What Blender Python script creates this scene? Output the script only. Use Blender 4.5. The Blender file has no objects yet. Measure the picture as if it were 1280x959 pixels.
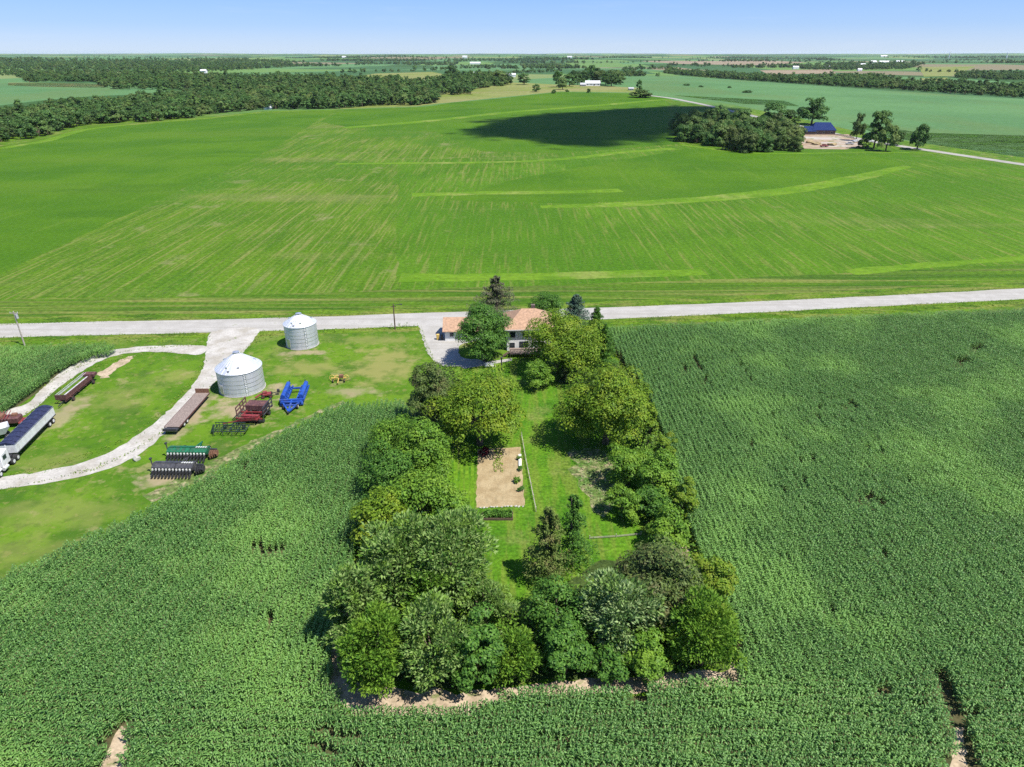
import bpy, bmesh, math, random
import numpy as np
from mathutils import Vector, Matrix
random.seed(7); RNG = np.random.default_rng(7)
R = math.radians
C = bpy.context.scene.collection
PI = math.pi

# ------------------------------------------------------------------ camera model
CAM_H, PITCH, FPX = 58.0, R(25.92), 853.3
CP, SP = math.cos(PITCH), math.sin(PITCH)

def sstep(a, b, v):
    t = min(1.0, max(0.0, (v - a) / (b - a)))
    return t * t * (3 - 2 * t)

def height(x, y):
    d = y if y > abs(x) * 0.6 else abs(x) * 0.6
    s = sstep(240, 1000, d)
    if s == 0: return 0.0
    h = s * (4.0 * math.sin(x / 330 + 1.0) * math.sin(y / 420 + .3) + 3.0 * math.sin((x + .6 * y) / 510))
    s2 = sstep(1400, 5000, d)
    h += s2 * (13 * math.sin(x / 900 + 2) * math.cos(y / 1300) + 9 * math.sin((x - y) / 1700))
    h += s * 9 * math.exp(-((x - 160) / 420) ** 2 - ((y - 1350) / 430) ** 2)
    h -= s * 5 * math.exp(-((x + 520) / 380) ** 2 - ((y - 800) / 330) ** 2)
    return h

def ray(px, py):
    u, v = (px - 640) / FPX, (479.5 - py) / FPX
    return Vector((u, CP + v * SP, -SP + v * CP))

def at(px, py, z=0.0):
    """Ground point (plus z metres) that the photograph shows at a pixel."""
    d = ray(px, py)
    if d.z > -0.0035: d.z = -0.0035
    t = (CAM_H - z) / -d.z
    if d.y * t < 240:
        return Vector((d.x * t, d.y * t, z))
    t0 = 200.0; prev = t0; t = t0
    while t < 40000:
        p = d * t
        if CAM_H + p.z < height(p.x, p.y) + z: break
        prev = t; t *= 1.01
    lo, hi = prev, t
    for _ in range(30):
        m = (lo + hi) / 2; p = d * m
        if CAM_H + p.z < height(p.x, p.y) + z: hi = m
        else: lo = m
    p = d * hi
    return Vector((p.x, p.y, height(p.x, p.y) + z))

def mpp(p):
    """Metres per photograph pixel at a point."""
    return (p.y * CP + (CAM_H - p.z) * SP) / FPX

# ------------------------------------------------------------------ scene objects
def tag(o, label=None, cat=None, group=None, kind=None):
    if label: o['label'] = label
    if cat: o['category'] = cat
    if group: o['group'] = group
    if kind: o['kind'] = kind
    return o

def empty(name, loc, rz=0, label=None, cat=None, group=None):
    o = bpy.data.objects.new(name, None); C.objects.link(o)
    o.location = loc; o.rotation_euler = (0, 0, rz); o.empty_display_size = .5
    return tag(o, label, cat, group)

def link(name, me, parent=None, m=None):
    o = bpy.data.objects.new(name, me); C.objects.link(o)
    if parent: o.parent = parent
    if m is not None: me.materials.append(m)
    return o

def np_mesh(name, V, Fq, smooth=False):
    me = bpy.data.meshes.new(name)
    V = np.asarray(V, np.float32); Fq = np.asarray(Fq, np.int32); k = Fq.shape[1]
    me.vertices.add(len(V)); me.vertices.foreach_set('co', V.ravel())
    me.loops.add(Fq.size); me.loops.foreach_set('vertex_index', Fq.ravel())
    me.polygons.add(len(Fq)); me.polygons.foreach_set('loop_start', np.arange(0, Fq.size, k, dtype=np.int32))
    me.polygons.foreach_set('loop_total', np.full(len(Fq), k, np.int32))
    if smooth: me.polygons.foreach_set('use_smooth', np.ones(len(Fq), bool))
    me.update(calc_edges=True); me.validate()
    return me

class MB:
    """Collects simple solids and links them as ONE mesh object."""
    def __init__(s): s.bm = bmesh.new(); s.sm = []
    def box(s, c, d, rz=0, rx=0, ry=0):
        M = Matrix.Translation(c) @ Matrix.Rotation(rz, 4, 'Z') @ Matrix.Rotation(ry, 4, 'Y') @ Matrix.Rotation(rx, 4, 'X') @ Matrix.Diagonal((d[0], d[1], d[2], 1))
        bmesh.ops.create_cube(s.bm, size=1, matrix=M); return s
    def bar(s, a, b, r, r2=None, n=8):
        a, b = Vector(a), Vector(b); v = b - a
        q = v.to_track_quat('Z', 'Y').to_matrix().to_4x4()
        M = Matrix.Translation((a + b) / 2) @ q
        bmesh.ops.create_cone(s.bm, cap_ends=True, segments=n, radius1=r, radius2=r if r2 is None else r2, depth=v.length, matrix=M); return s
    def beam(s, a, b, w, h):
        a, b = Vector(a), Vector(b); v = b - a
        q = v.to_track_quat('X', 'Z').to_matrix().to_4x4()
        M = Matrix.Translation((a + b) / 2) @ q @ Matrix.Diagonal((v.length, w, h, 1))
        bmesh.ops.create_cube(s.bm, size=1, matrix=M); return s
    def wheel(s, c, r, w, axis='Y', n=18):
        c = Vector(c); d = Vector((0, w / 2, 0)) if axis == 'Y' else Vector((w / 2, 0, 0))
        return s.bar(c - d, c + d, r, n=n)
    def poly(s, pts, faces):
        vs = [s.bm.verts.new(p) for p in pts]
        for f in faces: s.bm.faces.new([vs[i] for i in f])
        return s
    def lathe(s, prof, n=40, cx=0, cy=0):
        rings = []
        for r, z in prof:
            if r < 1e-5: rings.append([s.bm.verts.new((cx, cy, z))])
            else: rings.append([s.bm.verts.new((cx + r * math.cos(2 * PI * k / n), cy + r * math.sin(2 * PI * k / n), z)) for k in range(n)])
        for a, b in zip(rings, rings[1:]):
            for k in range(n):
                k2 = (k + 1) % n
                f = [a[k % len(a)], a[k2 % len(a)], b[k2 % len(b)], b[k % len(b)]]
                u = []
                for v in f:
                    if v not in u: u.append(v)
                if len(u) > 2: s.bm.faces.new(u)
        return s
    def blob(s, c, r, sub=2, sq=(1, 1, 1), amp=.2, seed=0):
        g = bmesh.ops.create_icosphere(s.bm, subdivisions=sub, radius=1)
        rr = random.Random(seed); a = [rr.uniform(0, 6) for _ in range(6)]
        for v in g['verts']:
            n = v.co.copy(); k = 1 + amp * (math.sin(3 * n.x + a[0]) * math.sin(2.6 * n.y + a[1]) + .5 * math.sin(5 * n.z + a[2] + 4 * n.x))
            v.co = Vector(c) + Vector((n.x * r * sq[0], n.y * r * sq[1], n.z * r * sq[2])) * k
        return s
    def build(s, name, m, parent=None, bevel=0, smooth=False):
        bmesh.ops.recalc_face_normals(s.bm, faces=s.bm.faces)
        me = bpy.data.meshes.new(name); s.bm.to_mesh(me); s.bm.free()
        if smooth:
            for p in me.polygons: p.use_smooth = True
        o = link(name, me, parent, m)
        if bevel:
            b = o.modifiers.new('Bevel', 'BEVEL'); b.width = bevel; b.segments = 1; b.limit_method = 'ANGLE'
        return o

# ------------------------------------------------------------------ materials
MATS = {}
def nodes_of(name):
    m = bpy.data.materials.new(name); m.use_nodes = True; MATS[name] = m
    nt = m.node_tree; nt.nodes.clear()
    return m, nt, (lambda t, **k: _n(nt, t, k)), nt.links.new
def _n(nt, t, k):
    n = nt.nodes.new(t)
    for a, v in k.items(): setattr(n, a, v)
    return n
def c4(c): return (c[0], c[1], c[2], 1)

def noise_fac(N, L, pos, stretch, scale, detail=4, rot=0, dist=0):
    mp = N('ShaderNodeMapping'); mp.inputs['Scale'].default_value = stretch; mp.inputs['Rotation'].default_value = (0, 0, rot)
    L(pos, mp.inputs['Vector'])
    nz = N('ShaderNodeTexNoise'); nz.inputs['Scale'].default_value = scale; nz.inputs['Detail'].default_value = detail
    nz.inputs['Roughness'].default_value = .6; nz.inputs['Distortion'].default_value = dist
    L(mp.outputs[0], nz.inputs['Vector'])
    return nz.outputs['Fac']

def mix(N, L, fac, a, b):
    n = N('ShaderNodeMix', data_type='RGBA')
    if isinstance(fac, float): n.inputs[0].default_value = fac
    else: L(fac, n.inputs[0])
    for v, i in ((a, 6), (b, 7)):
        if isinstance(v, tuple): n.inputs[i].default_value = c4(v)
        else: L(v, n.inputs[i])
    return n.outputs[2]

def ramp(N, L, fac, lo, hi, k=1.0):
    n = N('ShaderNodeMapRange', interpolation_type='SMOOTHSTEP')
    n.inputs['From Min'].default_value = lo; n.inputs['From Max'].default_value = hi; n.inputs['To Max'].default_value = k
    if lo > hi: n.interpolation_type = 'LINEAR'
    L(fac, n.inputs['Value']); return n.outputs[0]

def ground_mat(name, base, layers=(), grain=(1.2, .35), bump=(2.0, .15), rough=.95):
    """base = (colour a, colour b, noise scale); layers = (colour, stretch, scale, lo, hi, strength, rotation)."""
    m, nt, N, L = nodes_of(name)
    pos = N('ShaderNodeNewGeometry').outputs['Position']
    f = noise_fac(N, L, pos, (1, 1, 1), base[2], 6)
    col = mix(N, L, ramp(N, L, f, .36, .64), base[0], base[1])
    for (lc, st, sc, lo, hi, k, *rot) in layers:
        g = noise_fac(N, L, pos, st, sc, 5, rot[0] if rot else 0)
        col = mix(N, L, ramp(N, L, g, lo, hi, k), col, lc)
    if grain:
        g = noise_fac(N, L, pos, (1, 1, 1), grain[0], 3)
        mr = N('ShaderNodeMapRange'); mr.inputs['From Min'].default_value = .3; mr.inputs['From Max'].default_value = .7
        mr.inputs['To Min'].default_value = 1 - grain[1]; mr.inputs['To Max'].default_value = 1 + grain[1]
        L(g, mr.inputs['Value'])
        vm = N('ShaderNodeVectorMath', operation='SCALE'); L(col, vm.inputs[0]); L(mr.outputs[0], vm.inputs['Scale']); col = vm.outputs[0]
    b = N('ShaderNodeBsdfPrincipled'); b.inputs['Roughness'].default_value = rough; b.inputs['Specular IOR Level'].default_value = .1
    L(col, b.inputs['Base Color'])
    if bump:
        bp = N('ShaderNodeBump'); bp.inputs['Strength'].default_value = bump[1]; bp.inputs['Distance'].default_value = .3
        L(noise_fac(N, L, pos, (1, 1, 1), bump[0], 4), bp.inputs['Height']); L(bp.outputs[0], b.inputs['Normal'])
    o = N('ShaderNodeOutputMaterial'); L(b.outputs[0], o.inputs[0])
    return m

def paint(name, col, rough=.5, metal=0, var=.25, scale=3, dirt=None, spec=.4):
    m, nt, N, L = nodes_of(name)
    tc = N('ShaderNodeTexCoord').outputs['Object']
    f = noise_fac(N, L, tc, (1, 1, 1), scale, 5)
    c = mix(N, L, ramp(N, L, f, .3, .7), tuple(v * (1 - var) for v in col), tuple(min(1, v * (1 + var)) for v in col))
    if dirt:
        g = noise_fac(N, L, tc, (1, 1, 1), scale * .6, 6)
        c = mix(N, L, ramp(N, L, g, .5, .68, dirt[3]), c, dirt[:3])
    b = N('ShaderNodeBsdfPrincipled'); b.inputs['Roughness'].default_value = rough; b.inputs['Metallic'].default_value = metal
    b.inputs['Specular IOR Level'].default_value = spec
    L(c, b.inputs['Base Color']); o = N('ShaderNodeOutputMaterial'); L(b.outputs[0], o.inputs[0])
    return m

def leaf_mat(name, dark, light, tip=None, trans=.3, rough=.5, nscale=.35, spec=.15, tree_var=0.0):
    m, nt, N, L = nodes_of(name)
    g = N('ShaderNodeNewGeometry')
    col = mix(N, L, ramp(N, L, g.outputs['Random Per Island'], 0, 1), dark, light)
    f = noise_fac(N, L, g.outputs['Position'], (1, 1, 1), nscale, 3)
    if tip: col = mix(N, L, ramp(N, L, f, .48, .66, .8), col, tip)
    if tree_var:
        oi = N('ShaderNodeObjectInfo'); mr = N('ShaderNodeMapRange'); mr.inputs['To Min'].default_value = 1 - tree_var; mr.inputs['To Max'].default_value = 1 + tree_var * 1.3
        L(oi.outputs['Random'], mr.inputs['Value']); vm = N('ShaderNodeVectorMath', operation='SCALE'); L(col, vm.inputs[0]); L(mr.outputs[0], vm.inputs['Scale']); col = vm.outputs[0]
    b = N('ShaderNodeBsdfPrincipled'); b.inputs['Roughness'].default_value = rough; b.inputs['Specular IOR Level'].default_value = spec
    L(col, b.inputs['Base Color'])
    t = N('ShaderNodeBsdfTranslucent'); L(col, t.inputs[0])
    x = N('ShaderNodeMixShader'); x.inputs[0].default_value = trans; L(b.outputs[0], x.inputs[1]); L(t.outputs[0], x.inputs[2])
    o = N('ShaderNodeOutputMaterial'); L(x.outputs[0], o.inputs[0])
    return m

# ------------------------------------------------------------------ terrain and draped sheets
def axis(lo_far, hi_far, fine_lo, fine_hi, step):
    v = list(np.arange(fine_lo, fine_hi + .1, step)); s = step; x = v[-1]
    while x < hi_far: s *= 1.05; x += s; v.append(x)
    s = step; x = v[0]; pre = []
    while x > lo_far: s *= 1.07; x -= s; pre.append(x)
    return pre[::-1] + v
GX = axis(-17000, 17000, -420, 420, 24); GY = axis(-1800, 21000, -40, 900, 24)
GZ = [[height(x, y) for y in GY] for x in GX]

def build_terrain(m):
    nx, ny = len(GX), len(GY)
    V = [(GX[i], GY[j], GZ[i][j]) for i in range(nx) for j in range(ny)]
    F = []
    for i in range(nx - 1):
        for j in range(ny - 1):
            a, b, c, d = i * ny + j, (i + 1) * ny + j, (i + 1) * ny + j + 1, i * ny + j + 1
            F += [(a, b, c), (a, c, d)]
    return tag(link('ground', np_mesh('ground', V, F), None, m), kind='structure')

def clip_half(P, a, b):
    out = []
    ex, ey = b[0] - a[0], b[1] - a[1]
    side = lambda p: ex * (p[1] - a[1]) - ey * (p[0] - a[0])
    for i in range(len(P)):
        p, q = P[i], P[(i + 1) % len(P)]; sp, sq = side(p), side(q)
        if sp >= 0: out.append(p)
        if (sp > 0 and sq < 0) or (sp < 0 and sq > 0):
            t = sp / (sp - sq); out.append((p[0] + t * (q[0] - p[0]), p[1] + t * (q[1] - p[1])))
    return out

def clip_box(P, x0, x1, y0, y1):
    for a, b in (((x0, y0), (x1, y0)), ((x1, y0), (x1, y1)), ((x1, y1), (x0, y1)), ((x0, y1), (x0, y0))):
        P = clip_half(P, a, b)
        if len(P) < 3: return []
    return P

import bisect
from mathutils.geometry import tessellate_polygon
def drape(name, W, m, layer, kind='structure', label=None):
    """A polygon of world points laid over the terrain triangles, LAYER sheets above the ground."""
    W = [(p[0], p[1]) for p in W]
    bm = bmesh.new()
    def cell(v, G): return max(0, min(len(G) - 2, bisect.bisect_right(G, v) - 1))
    for ti in tessellate_polygon([[Vector((x, y, 0)) for x, y in W]]):
        T = [W[k] for k in ti]
        ar = (T[1][0] - T[0][0]) * (T[2][1] - T[0][1]) - (T[2][0] - T[0][0]) * (T[1][1] - T[0][1])
        if abs(ar) < 1e-5: continue
        if ar < 0: T = T[::-1]
        xs, ys = [p[0] for p in T], [p[1] for p in T]
        for i in range(cell(min(xs), GX), cell(max(xs), GX) + 1):
            for j in range(cell(min(ys), GY), cell(max(ys), GY) + 1):
                P = clip_box(T, GX[i], GX[i + 1], GY[j], GY[j + 1])
                if len(P) < 3: continue
                a, b, c, d = (GX[i], GY[j]), (GX[i + 1], GY[j]), (GX[i + 1], GY[j + 1]), (GX[i], GY[j + 1])
                za, zb, zc, zd = GZ[i][j], GZ[i + 1][j], GZ[i + 1][j + 1], GZ[i][j + 1]
                dx, dy = b[0] - a[0], c[1] - b[1]
                flat = abs(za) + abs(zb) + abs(zc) + abs(zd) < 1e-9
                for tri, ux, uy in ((((None,), 0, 0),) if flat else (((a, b, c), (zb - za) / dx, (zc - zb) / dy), ((a, c, d), (zc - zd) / dx, (zd - za) / dy))):
                    Q = P
                    if not flat:
                        for k in range(3):
                            Q = clip_half(Q, tri[k], tri[(k + 1) % 3])
                            if len(Q) < 3: break
                    if len(Q) < 3: continue
                    u = []
                    for q in Q:
                        if not u or abs(q[0] - u[-1][0]) + abs(q[1] - u[-1][1]) > 1e-4: u.append(q)
                    if len(u) > 1 and abs(u[0][0] - u[-1][0]) + abs(u[0][1] - u[-1][1]) < 1e-4: u.pop()
                    if len(u) < 3: continue
                    vs = [bm.verts.new((q[0], q[1], za + ux * (q[0] - a[0]) + uy * (q[1] - a[1]) + layer * (.004 + .00002 * max(0, q[1] - 200)))) for q in u]
                    bm.faces.new(vs)
    bmesh.ops.triangulate(bm, faces=bm.faces[:], ngon_method='EAR_CLIP')
    for f in bm.faces:
        if f.normal.z < 0: f.normal_flip()
    me = bpy.data.meshes.new(name); bm.to_mesh(me); bm.free()
    o = link(name, me, None, m)
    return tag(o, label, None, None, kind)

def dens(P, step):
    out = []
    for i in range(len(P)):
        a, b = P[i], P[(i + 1) % len(P)]
        n = max(1, int(math.hypot(b[0] - a[0], b[1] - a[1]) / step))
        out += [(a[0] + (b[0] - a[0]) * k / n, a[1] + (b[1] - a[1]) * k / n) for k in range(n)]
    return out

def soft(px, n=2):
    for _ in range(n):
        out = []
        for i in range(len(px)):
            a, b = px[i], px[(i + 1) % len(px)]
            out += [(a[0] * .75 + b[0] * .25, a[1] * .75 + b[1] * .25), (a[0] * .25 + b[0] * .75, a[1] * .25 + b[1] * .75)]
        px = out
    return px

def wpoly(px, jit=0.0, step=1.2, pxstep=14):
    """Pixel outline of the photograph to a ragged world outline on the ground."""
    W = [tuple(at(*p)[:2]) for p in dens(px, pxstep)]
    if jit:
        W = dens(W, step)
        n = len(W); O = []
        for i, (x, y) in enumerate(W):
            (ax, ay), (bx, by) = W[i - 1], W[(i + 1) % n]; l = math.hypot(bx - ax, by - ay) or 1; k = max(-2 * jit, min(2 * jit, random.gauss(0, jit)))
            O.append((x - (by - ay) / l * k, y + (bx - ax) / l * k))
        W = O
    return W

def strip(px, width, jit=0, step=2.0):
    """A ribbon of constant width in metres along a pixel path."""
    pts = [Vector(at(*p)[:2]) for p in px]
    fine = []
    for a, b in zip(pts, pts[1:]):
        n = max(1, int((b - a).length / 8)); fine += [a.lerp(b, k / n) for k in range(n)]
    fine.append(pts[-1])
    for _ in range(4):
        fine = [fine[0]] + [(fine[i - 1] + fine[i] * 2 + fine[i + 1]) / 4 for i in range(1, len(fine) - 1)] + [fine[-1]]
    Lf, Rt = [], []
    for i, p in enumerate(fine):
        t = (fine[min(i + 1, len(fine) - 1)] - fine[max(i - 1, 0)]).normalized(); n = Vector((-t.y, t.x))
        w = width(i / (len(fine) - 1)) if callable(width) else width
        Lf.append(tuple(p + n * (w / 2 + random.gauss(0, jit)))); Rt.append(tuple(p - n * (w / 2 + random.gauss(0, jit))))
    return Lf + Rt[::-1]

def inside(x, y, P):
    c = False; j = len(P) - 1
    for i in range(len(P)):
        if (P[i][1] > y) != (P[j][1] > y) and x < (P[j][0] - P[i][0]) * (y - P[i][1]) / (P[j][1] - P[i][1]) + P[i][0]: c = not c
        j = i
    return c

# ---- ground materials (real base colours)
G_near = ground_mat('meadow_grass', ((.060, .150, .010), (.115, .215, .018), .10),
    [((.26, .235, .07), (1, 1, 1), .055, .53, .68, .75), ((.30, .25, .11), (1, 1, 1), .22, .60, .72, .65), ((.05, .14, .012), (1, 1, 1), .6, .58, .7, .6)], grain=(1.4, .42), bump=(1.5, .5))
DRY, DIRT = (.20, .195, .060), (.27, .215, .135)
def far_ground():
    m, nt, N, L = nodes_of('far_farmland')
    pos = N('ShaderNodeNewGeometry').outputs['Position']
    mp = N('ShaderNodeMapping'); mp.inputs['Scale'].default_value = (.0022, .0013, 0); mp.inputs['Rotation'].default_value = (0, 0, .12); L(pos, mp.inputs[0])
    vo = N('ShaderNodeTexVoronoi', distance='CHEBYCHEV'); vo.inputs['Scale'].default_value = 1; vo.inputs['Randomness'].default_value = .75; L(mp.outputs[0], vo.inputs['Vector'])
    sx = N('ShaderNodeSeparateColor'); L(vo.outputs['Color'], sx.inputs[0])
    cr = N('ShaderNodeValToRGB'); cr.color_ramp.interpolation = 'CONSTANT'; L(sx.outputs[0], cr.inputs[0])
    cols = [(0, (.04, .095, .032)), (.25, (.078, .165, .058)), (.45, (.034, .08, .02)), (.62, (.10, .18, .045)), (.78, (.15, .19, .065)), (.88, (.042, .10, .038)), (.95, (.17, .145, .085))]
    e = cr.color_ramp.elements
    e[0].position, e[0].color = cols[0][0], c4(cols[0][1]); e[1].position, e[1].color = cols[1][0], c4(cols[1][1])
    for p, c in cols[2:]:
        k = e.new(p); k.color = c4(c)
    f = noise_fac(N, L, pos, (1, 1, 1), .004, 5)
    far = mix(N, L, ramp(N, L, f, .4, .7, .2), cr.outputs[0], (.085, .125, .04))
    # near meadow
    g = noise_fac(N, L, pos, (1, 1, 1), .10, 6); near = mix(N, L, ramp(N, L, g, .36, .64), (.050, .120, .007), (.088, .168, .010))
    for lc, sc, lo, hi, k in (((.17, .185, .05), .045, .50, .64, .62), ((.23, .20, .09), .22, .56, .67, .62), ((.036, .09, .008), .09, .54, .64, .7), ((.036, .085, .008), .5, .52, .66, .6), ((.16, .165, .045), .7, .55, .66, .6)):
        near = mix(N, L, ramp(N, L, noise_fac(N, L, pos, (1, 1, 1), sc, 5), lo, hi, k), near, lc)
    gr = noise_fac(N, L, pos, (1, 1, 1), 1.3, 4); near = mix(N, L, ramp(N, L, gr, .5, .75, .45), near, (.025, .06, .006))
    wob = noise_fac(N, L, pos, (1, 1, 1), .35, 6)
    for px, py, rx, ry, c, k in ((480, 455, 7, 11, DRY, .85), (385, 460, 8, 4, DRY, .7), (80, 640, 12, 5, DRY, .36), (70, 575, 9, 3.5, DRY, .36), (150, 500, 6, 4, DRY, .4), (30, 690, 9, 4, DRY, .3), (470, 425, 9, 4, DRY, .5), (225, 470, 5, 3, DRY, .5),
                                 (300, 512, 7, 4.5, DIRT, .9), (236, 520, 3, 9, DIRT, .8), (349, 486, 2.2, 3, DIRT, .85), (380, 441, 5.5, 1.8, DIRT, .8), (228, 597, 7, 1.8, DIRT, .75), (75, 520, 3, 8, DIRT, .7), (440, 490, 6, 2, DIRT, .6), (195, 600, 3, 2, DIRT, .7)):
        q = at(px, py); va = N('ShaderNodeVectorMath', operation='SUBTRACT'); L(pos, va.inputs[0]); va.inputs[1].default_value = (q.x, q.y, 0)
        vb = N('ShaderNodeVectorMath', operation='MULTIPLY'); L(va.outputs[0], vb.inputs[0]); vb.inputs[1].default_value = (1 / rx, 1 / ry, 0)
        vl = N('ShaderNodeVectorMath', operation='LENGTH'); L(vb.outputs[0], vl.inputs[0])
        ma = N('ShaderNodeMath', operation='MULTIPLY_ADD'); L(wob, ma.inputs[0]); ma.inputs[1].default_value = 3.4; L(vl.outputs['Value'], ma.inputs[2])
        near = mix(N, L, ramp(N, L, ma.outputs[0], 2.75, 2.05, k), near, c)
    sp = N('ShaderNodeSeparateXYZ'); L(pos, sp.inputs[0])
    col = mix(N, L, ramp(N, L, sp.outputs['Y'], 700, 900), near, far)
    b = N('ShaderNodeBsdfPrincipled'); b.inputs['Roughness'].default_value = .95; b.inputs['Specular IOR Level'].default_value = .1; L(col, b.inputs['Base Color'])
    o = N('ShaderNodeOutputMaterial'); L(b.outputs[0], o.inputs[0]); return m
M_ground = far_ground()
M_gravel = ground_mat('pale_gravel', ((.30, .288, .262), (.345, .332, .305), .3), [((.255, .24, .205), (.03, 1, 1), .6, .46, .62, .55, -.09), ((.15, .18, .07), (1, 1, 1), .3, .64, .74, .5)], grain=(3, .12), bump=(6, .2))
M_lane = ground_mat('lane_gravel', ((.32, .302, .268), (.40, .382, .345), .3), [((.25, .225, .17), (1, 1, 1), .25, .46, .62, .45), ((.10, .155, .035), (1, 1, 1), .55, .62, .70, .7)], grain=(2.5, .16), bump=(6, .2))
M_road2 = ground_mat('side_road_gravel', ((.25, .24, .215), (.31, .295, .265), .1), [], grain=(.6, .1), bump=None)
M_soil = ground_mat('corn_soil', ((.050, .055, .022), (.085, .075, .035), .8), [], grain=(2, .3))
M_bare = ground_mat('bare_soil', ((.29, .225, .15), (.40, .32, .225), .5), [((.12, .15, .045), (1, 1, 1), .6, .54, .66, .8)], grain=(2.5, .25))
M_garden = ground_mat('garden_soil', ((.26, .195, .105), (.33, .26, .15), .5), [((.19, .145, .08), (1, 1, 1), .45, .56, .68, .5), ((.20, .16, .09), (1, .15, 1), 1.6, .54, .66, .5)], grain=(5, .2), bump=(5, .25))
M_lawn = ground_mat('mown_lawn', ((.040, .118, .006), (.076, .165, .009), .16), [((.115, .155, .022), (1, .10, 1), .62, .45, .6, .65), ((.15, .165, .045), (1, 1, 1), .13, .54, .68, .6), ((.03, .085, .006), (1, 1, 1), .4, .56, .68, .6)], grain=(2.2, .4), bump=(2, .4))
M_weeds = ground_mat('weedy_ground', ((.06, .12, .02), (.13, .145, .055), .5), [((.26, .22, .13), (1, 1, 1), .7, .50, .62, .8)], grain=(1.6, .5), bump=(1.5, .8))
M_soy = ground_mat('soybean_field', ((.041, .106, .004), (.059, .130, .005), .015),
    [((.085, .145, .016), (1, .05, 1), .25, .54, .72, .4), ((.07, .13, .010), (.25, 1, 1), .012, .50, .64, .55), ((.030, .085, .004), (.3, 1, 1), .03, .54, .68, .5)], grain=(.8, .2), bump=None)
M_stub = ground_mat('soybean_field_with_residue', ((.050, .113, .005), (.072, .141, .007), .02),
    [((.170, .170, .050), (1, .03, 1), .95, .49, .64, .62, -.03), ((.036, .092, .005), (1, .03, 1), .45, .50, .64, .6, .02), ((.175, .175, .06), (1, .022, 1), .30, .58, .70, .55, -.02),
     ((.165, .165, .055), (.22, 1, 1), .022, .54, .68, .42), ((.042, .112, .005), (1, 1, 1), .007, .46, .60, .75), ((.18, .17, .075), (1, 1, 1), .05, .60, .70, .5), ((.13, .155, .035), (1, .5, 1), .5, .56, .66, .4)], grain=(.9, .32), bump=None)
M_stub2 = ground_mat('soybean_field_rows', ((.047, .114, .005), (.065, .142, .007), .02),
    [((.155, .162, .042), (1, .04, 1), .8, .50, .64, .55, -.16), ((.165, .165, .055), (.22, 1, 1), .022, .56, .68, .3), ((.038, .096, .005), (1, .04, 1), .45, .50, .64, .55, -.14), ((.044, .114, .005), (1, 1, 1), .007, .46, .60, .7), ((.17, .165, .065), (1, 1, 1), .05, .63, .72, .45)], grain=(.9, .3), bump=None)
M_head = ground_mat('headland_rows', ((.042, .100, .006), (.066, .13, .008), .03),
    [((.16, .16, .045), (.035, 1, 1), .30, .46, .6, .75, -.09), ((.026, .075, .005), (.03, 1, 1), .22, .48, .6, .7, -.09)], grain=(.8, .3), bump=None)
M_water = ground_mat('grassed_waterway', ((.074, .158, .007), (.102, .185, .012), .05), [((.20, .21, .06), (1, 1, 1), .03, .52, .66, .6), ((.06, .13, .008), (1, 1, 1), .15, .52, .66, .7)], grain=(.6, .25), bump=None)
M_verge = ground_mat('road_verge_grass', ((.045, .105, .006), (.085, .15, .010), .12), [((.155, .16, .04), (.2, 1, 1), .3, .45, .62, .7, -.09), ((.024, .065, .006), (.3, 1, 1), .35, .52, .64, .7, -.09)], grain=(1.2, .4), bump=(1.2, .5))
M_hay = ground_mat('pale_hay_field', ((.125, .165, .03), (.175, .19, .06), .008), [((.20, .18, .08), (.3, 1, 1), .012, .46, .64, .7)], grain=(.2, .18), bump=None)
M_blue = ground_mat('blue_green_corn_far', ((.066, .145, .052), (.084, .172, .062), .006), [((.088, .14, .045), (1, .5, 1), .006, .48, .62, .6)], grain=(.25, .12), bump=None)
M_dkfar = ground_mat('dark_green_field_far', ((.050, .125, .013), (.066, .15, .017), .01), [], grain=(.3, .15), bump=None)
M_tan = ground_mat('tan_field_far', ((.20, .155, .10), (.25, .20, .135), .004), [], grain=(.1, .1), bump=None)
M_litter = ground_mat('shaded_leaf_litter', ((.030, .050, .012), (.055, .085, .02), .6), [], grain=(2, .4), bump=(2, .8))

build_terrain(M_ground)
ROAD_T = [(-700, 448), (-300, 424), (0, 405), (120, 402), (250, 400), (400, 396), (540, 391), (640, 388), (760, 384.5), (900, 379), (1100, 370), (1280, 360.5), (1500, 348), (1900, 326)]
ROAD_B = [(1900, 340), (1500, 363), (1280, 374), (1100, 383), (900, 393), (760, 399), (640, 403.5), (540, 407), (400, 412), (250, 416), (120, 419), (0, 422), (-300, 441), (-700, 466)]
def shift(P, dy): return [(x, y + dy) for x, y in P]
# fields beyond the road
FT = [(-600, 340), (-300, 270), (0, 183), (60, 172), (105, 158), (240, 149), (330, 139), (430, 137), (520, 134), (560, 131), (620, 124), (700, 116), (800, 117), (820, 122), (880, 132), (940, 146), (990, 157), (1060, 171), (1100, 180), (1180, 192), (1280, 207), (1500, 240), (1900, 300)]
drape('field', wpoly(FT + shift(ROAD_T, -3)[::-1], 0), M_stub, 1)
drape('field', wpoly([(-600, 340), (-300, 270), (0, 184), (60, 174), (105, 160), (240, 151), (330, 141), (420, 139), (395, 152), (370, 168), (345, 183), (320, 197), (230, 236), (125, 283), (0, 342), (-300, 470), (-700, 440)], .5, 6), M_soy, 2)
drape('field', wpoly([(520, 134.5), (620, 125), (700, 117), (800, 118), (835, 128), (836, 165), (850, 180), (700, 192), (600, 189), (545, 165), (440, 160), (400, 152), (425, 139)], .5, 6), M_soy, 3)
drape('field', wpoly([(860, 186), (1090, 194), (1130, 205), (1040, 226), (900, 244), (720, 255), (560, 250), (640, 225), (780, 200)], .5, 6), M_soy, 3)
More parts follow.
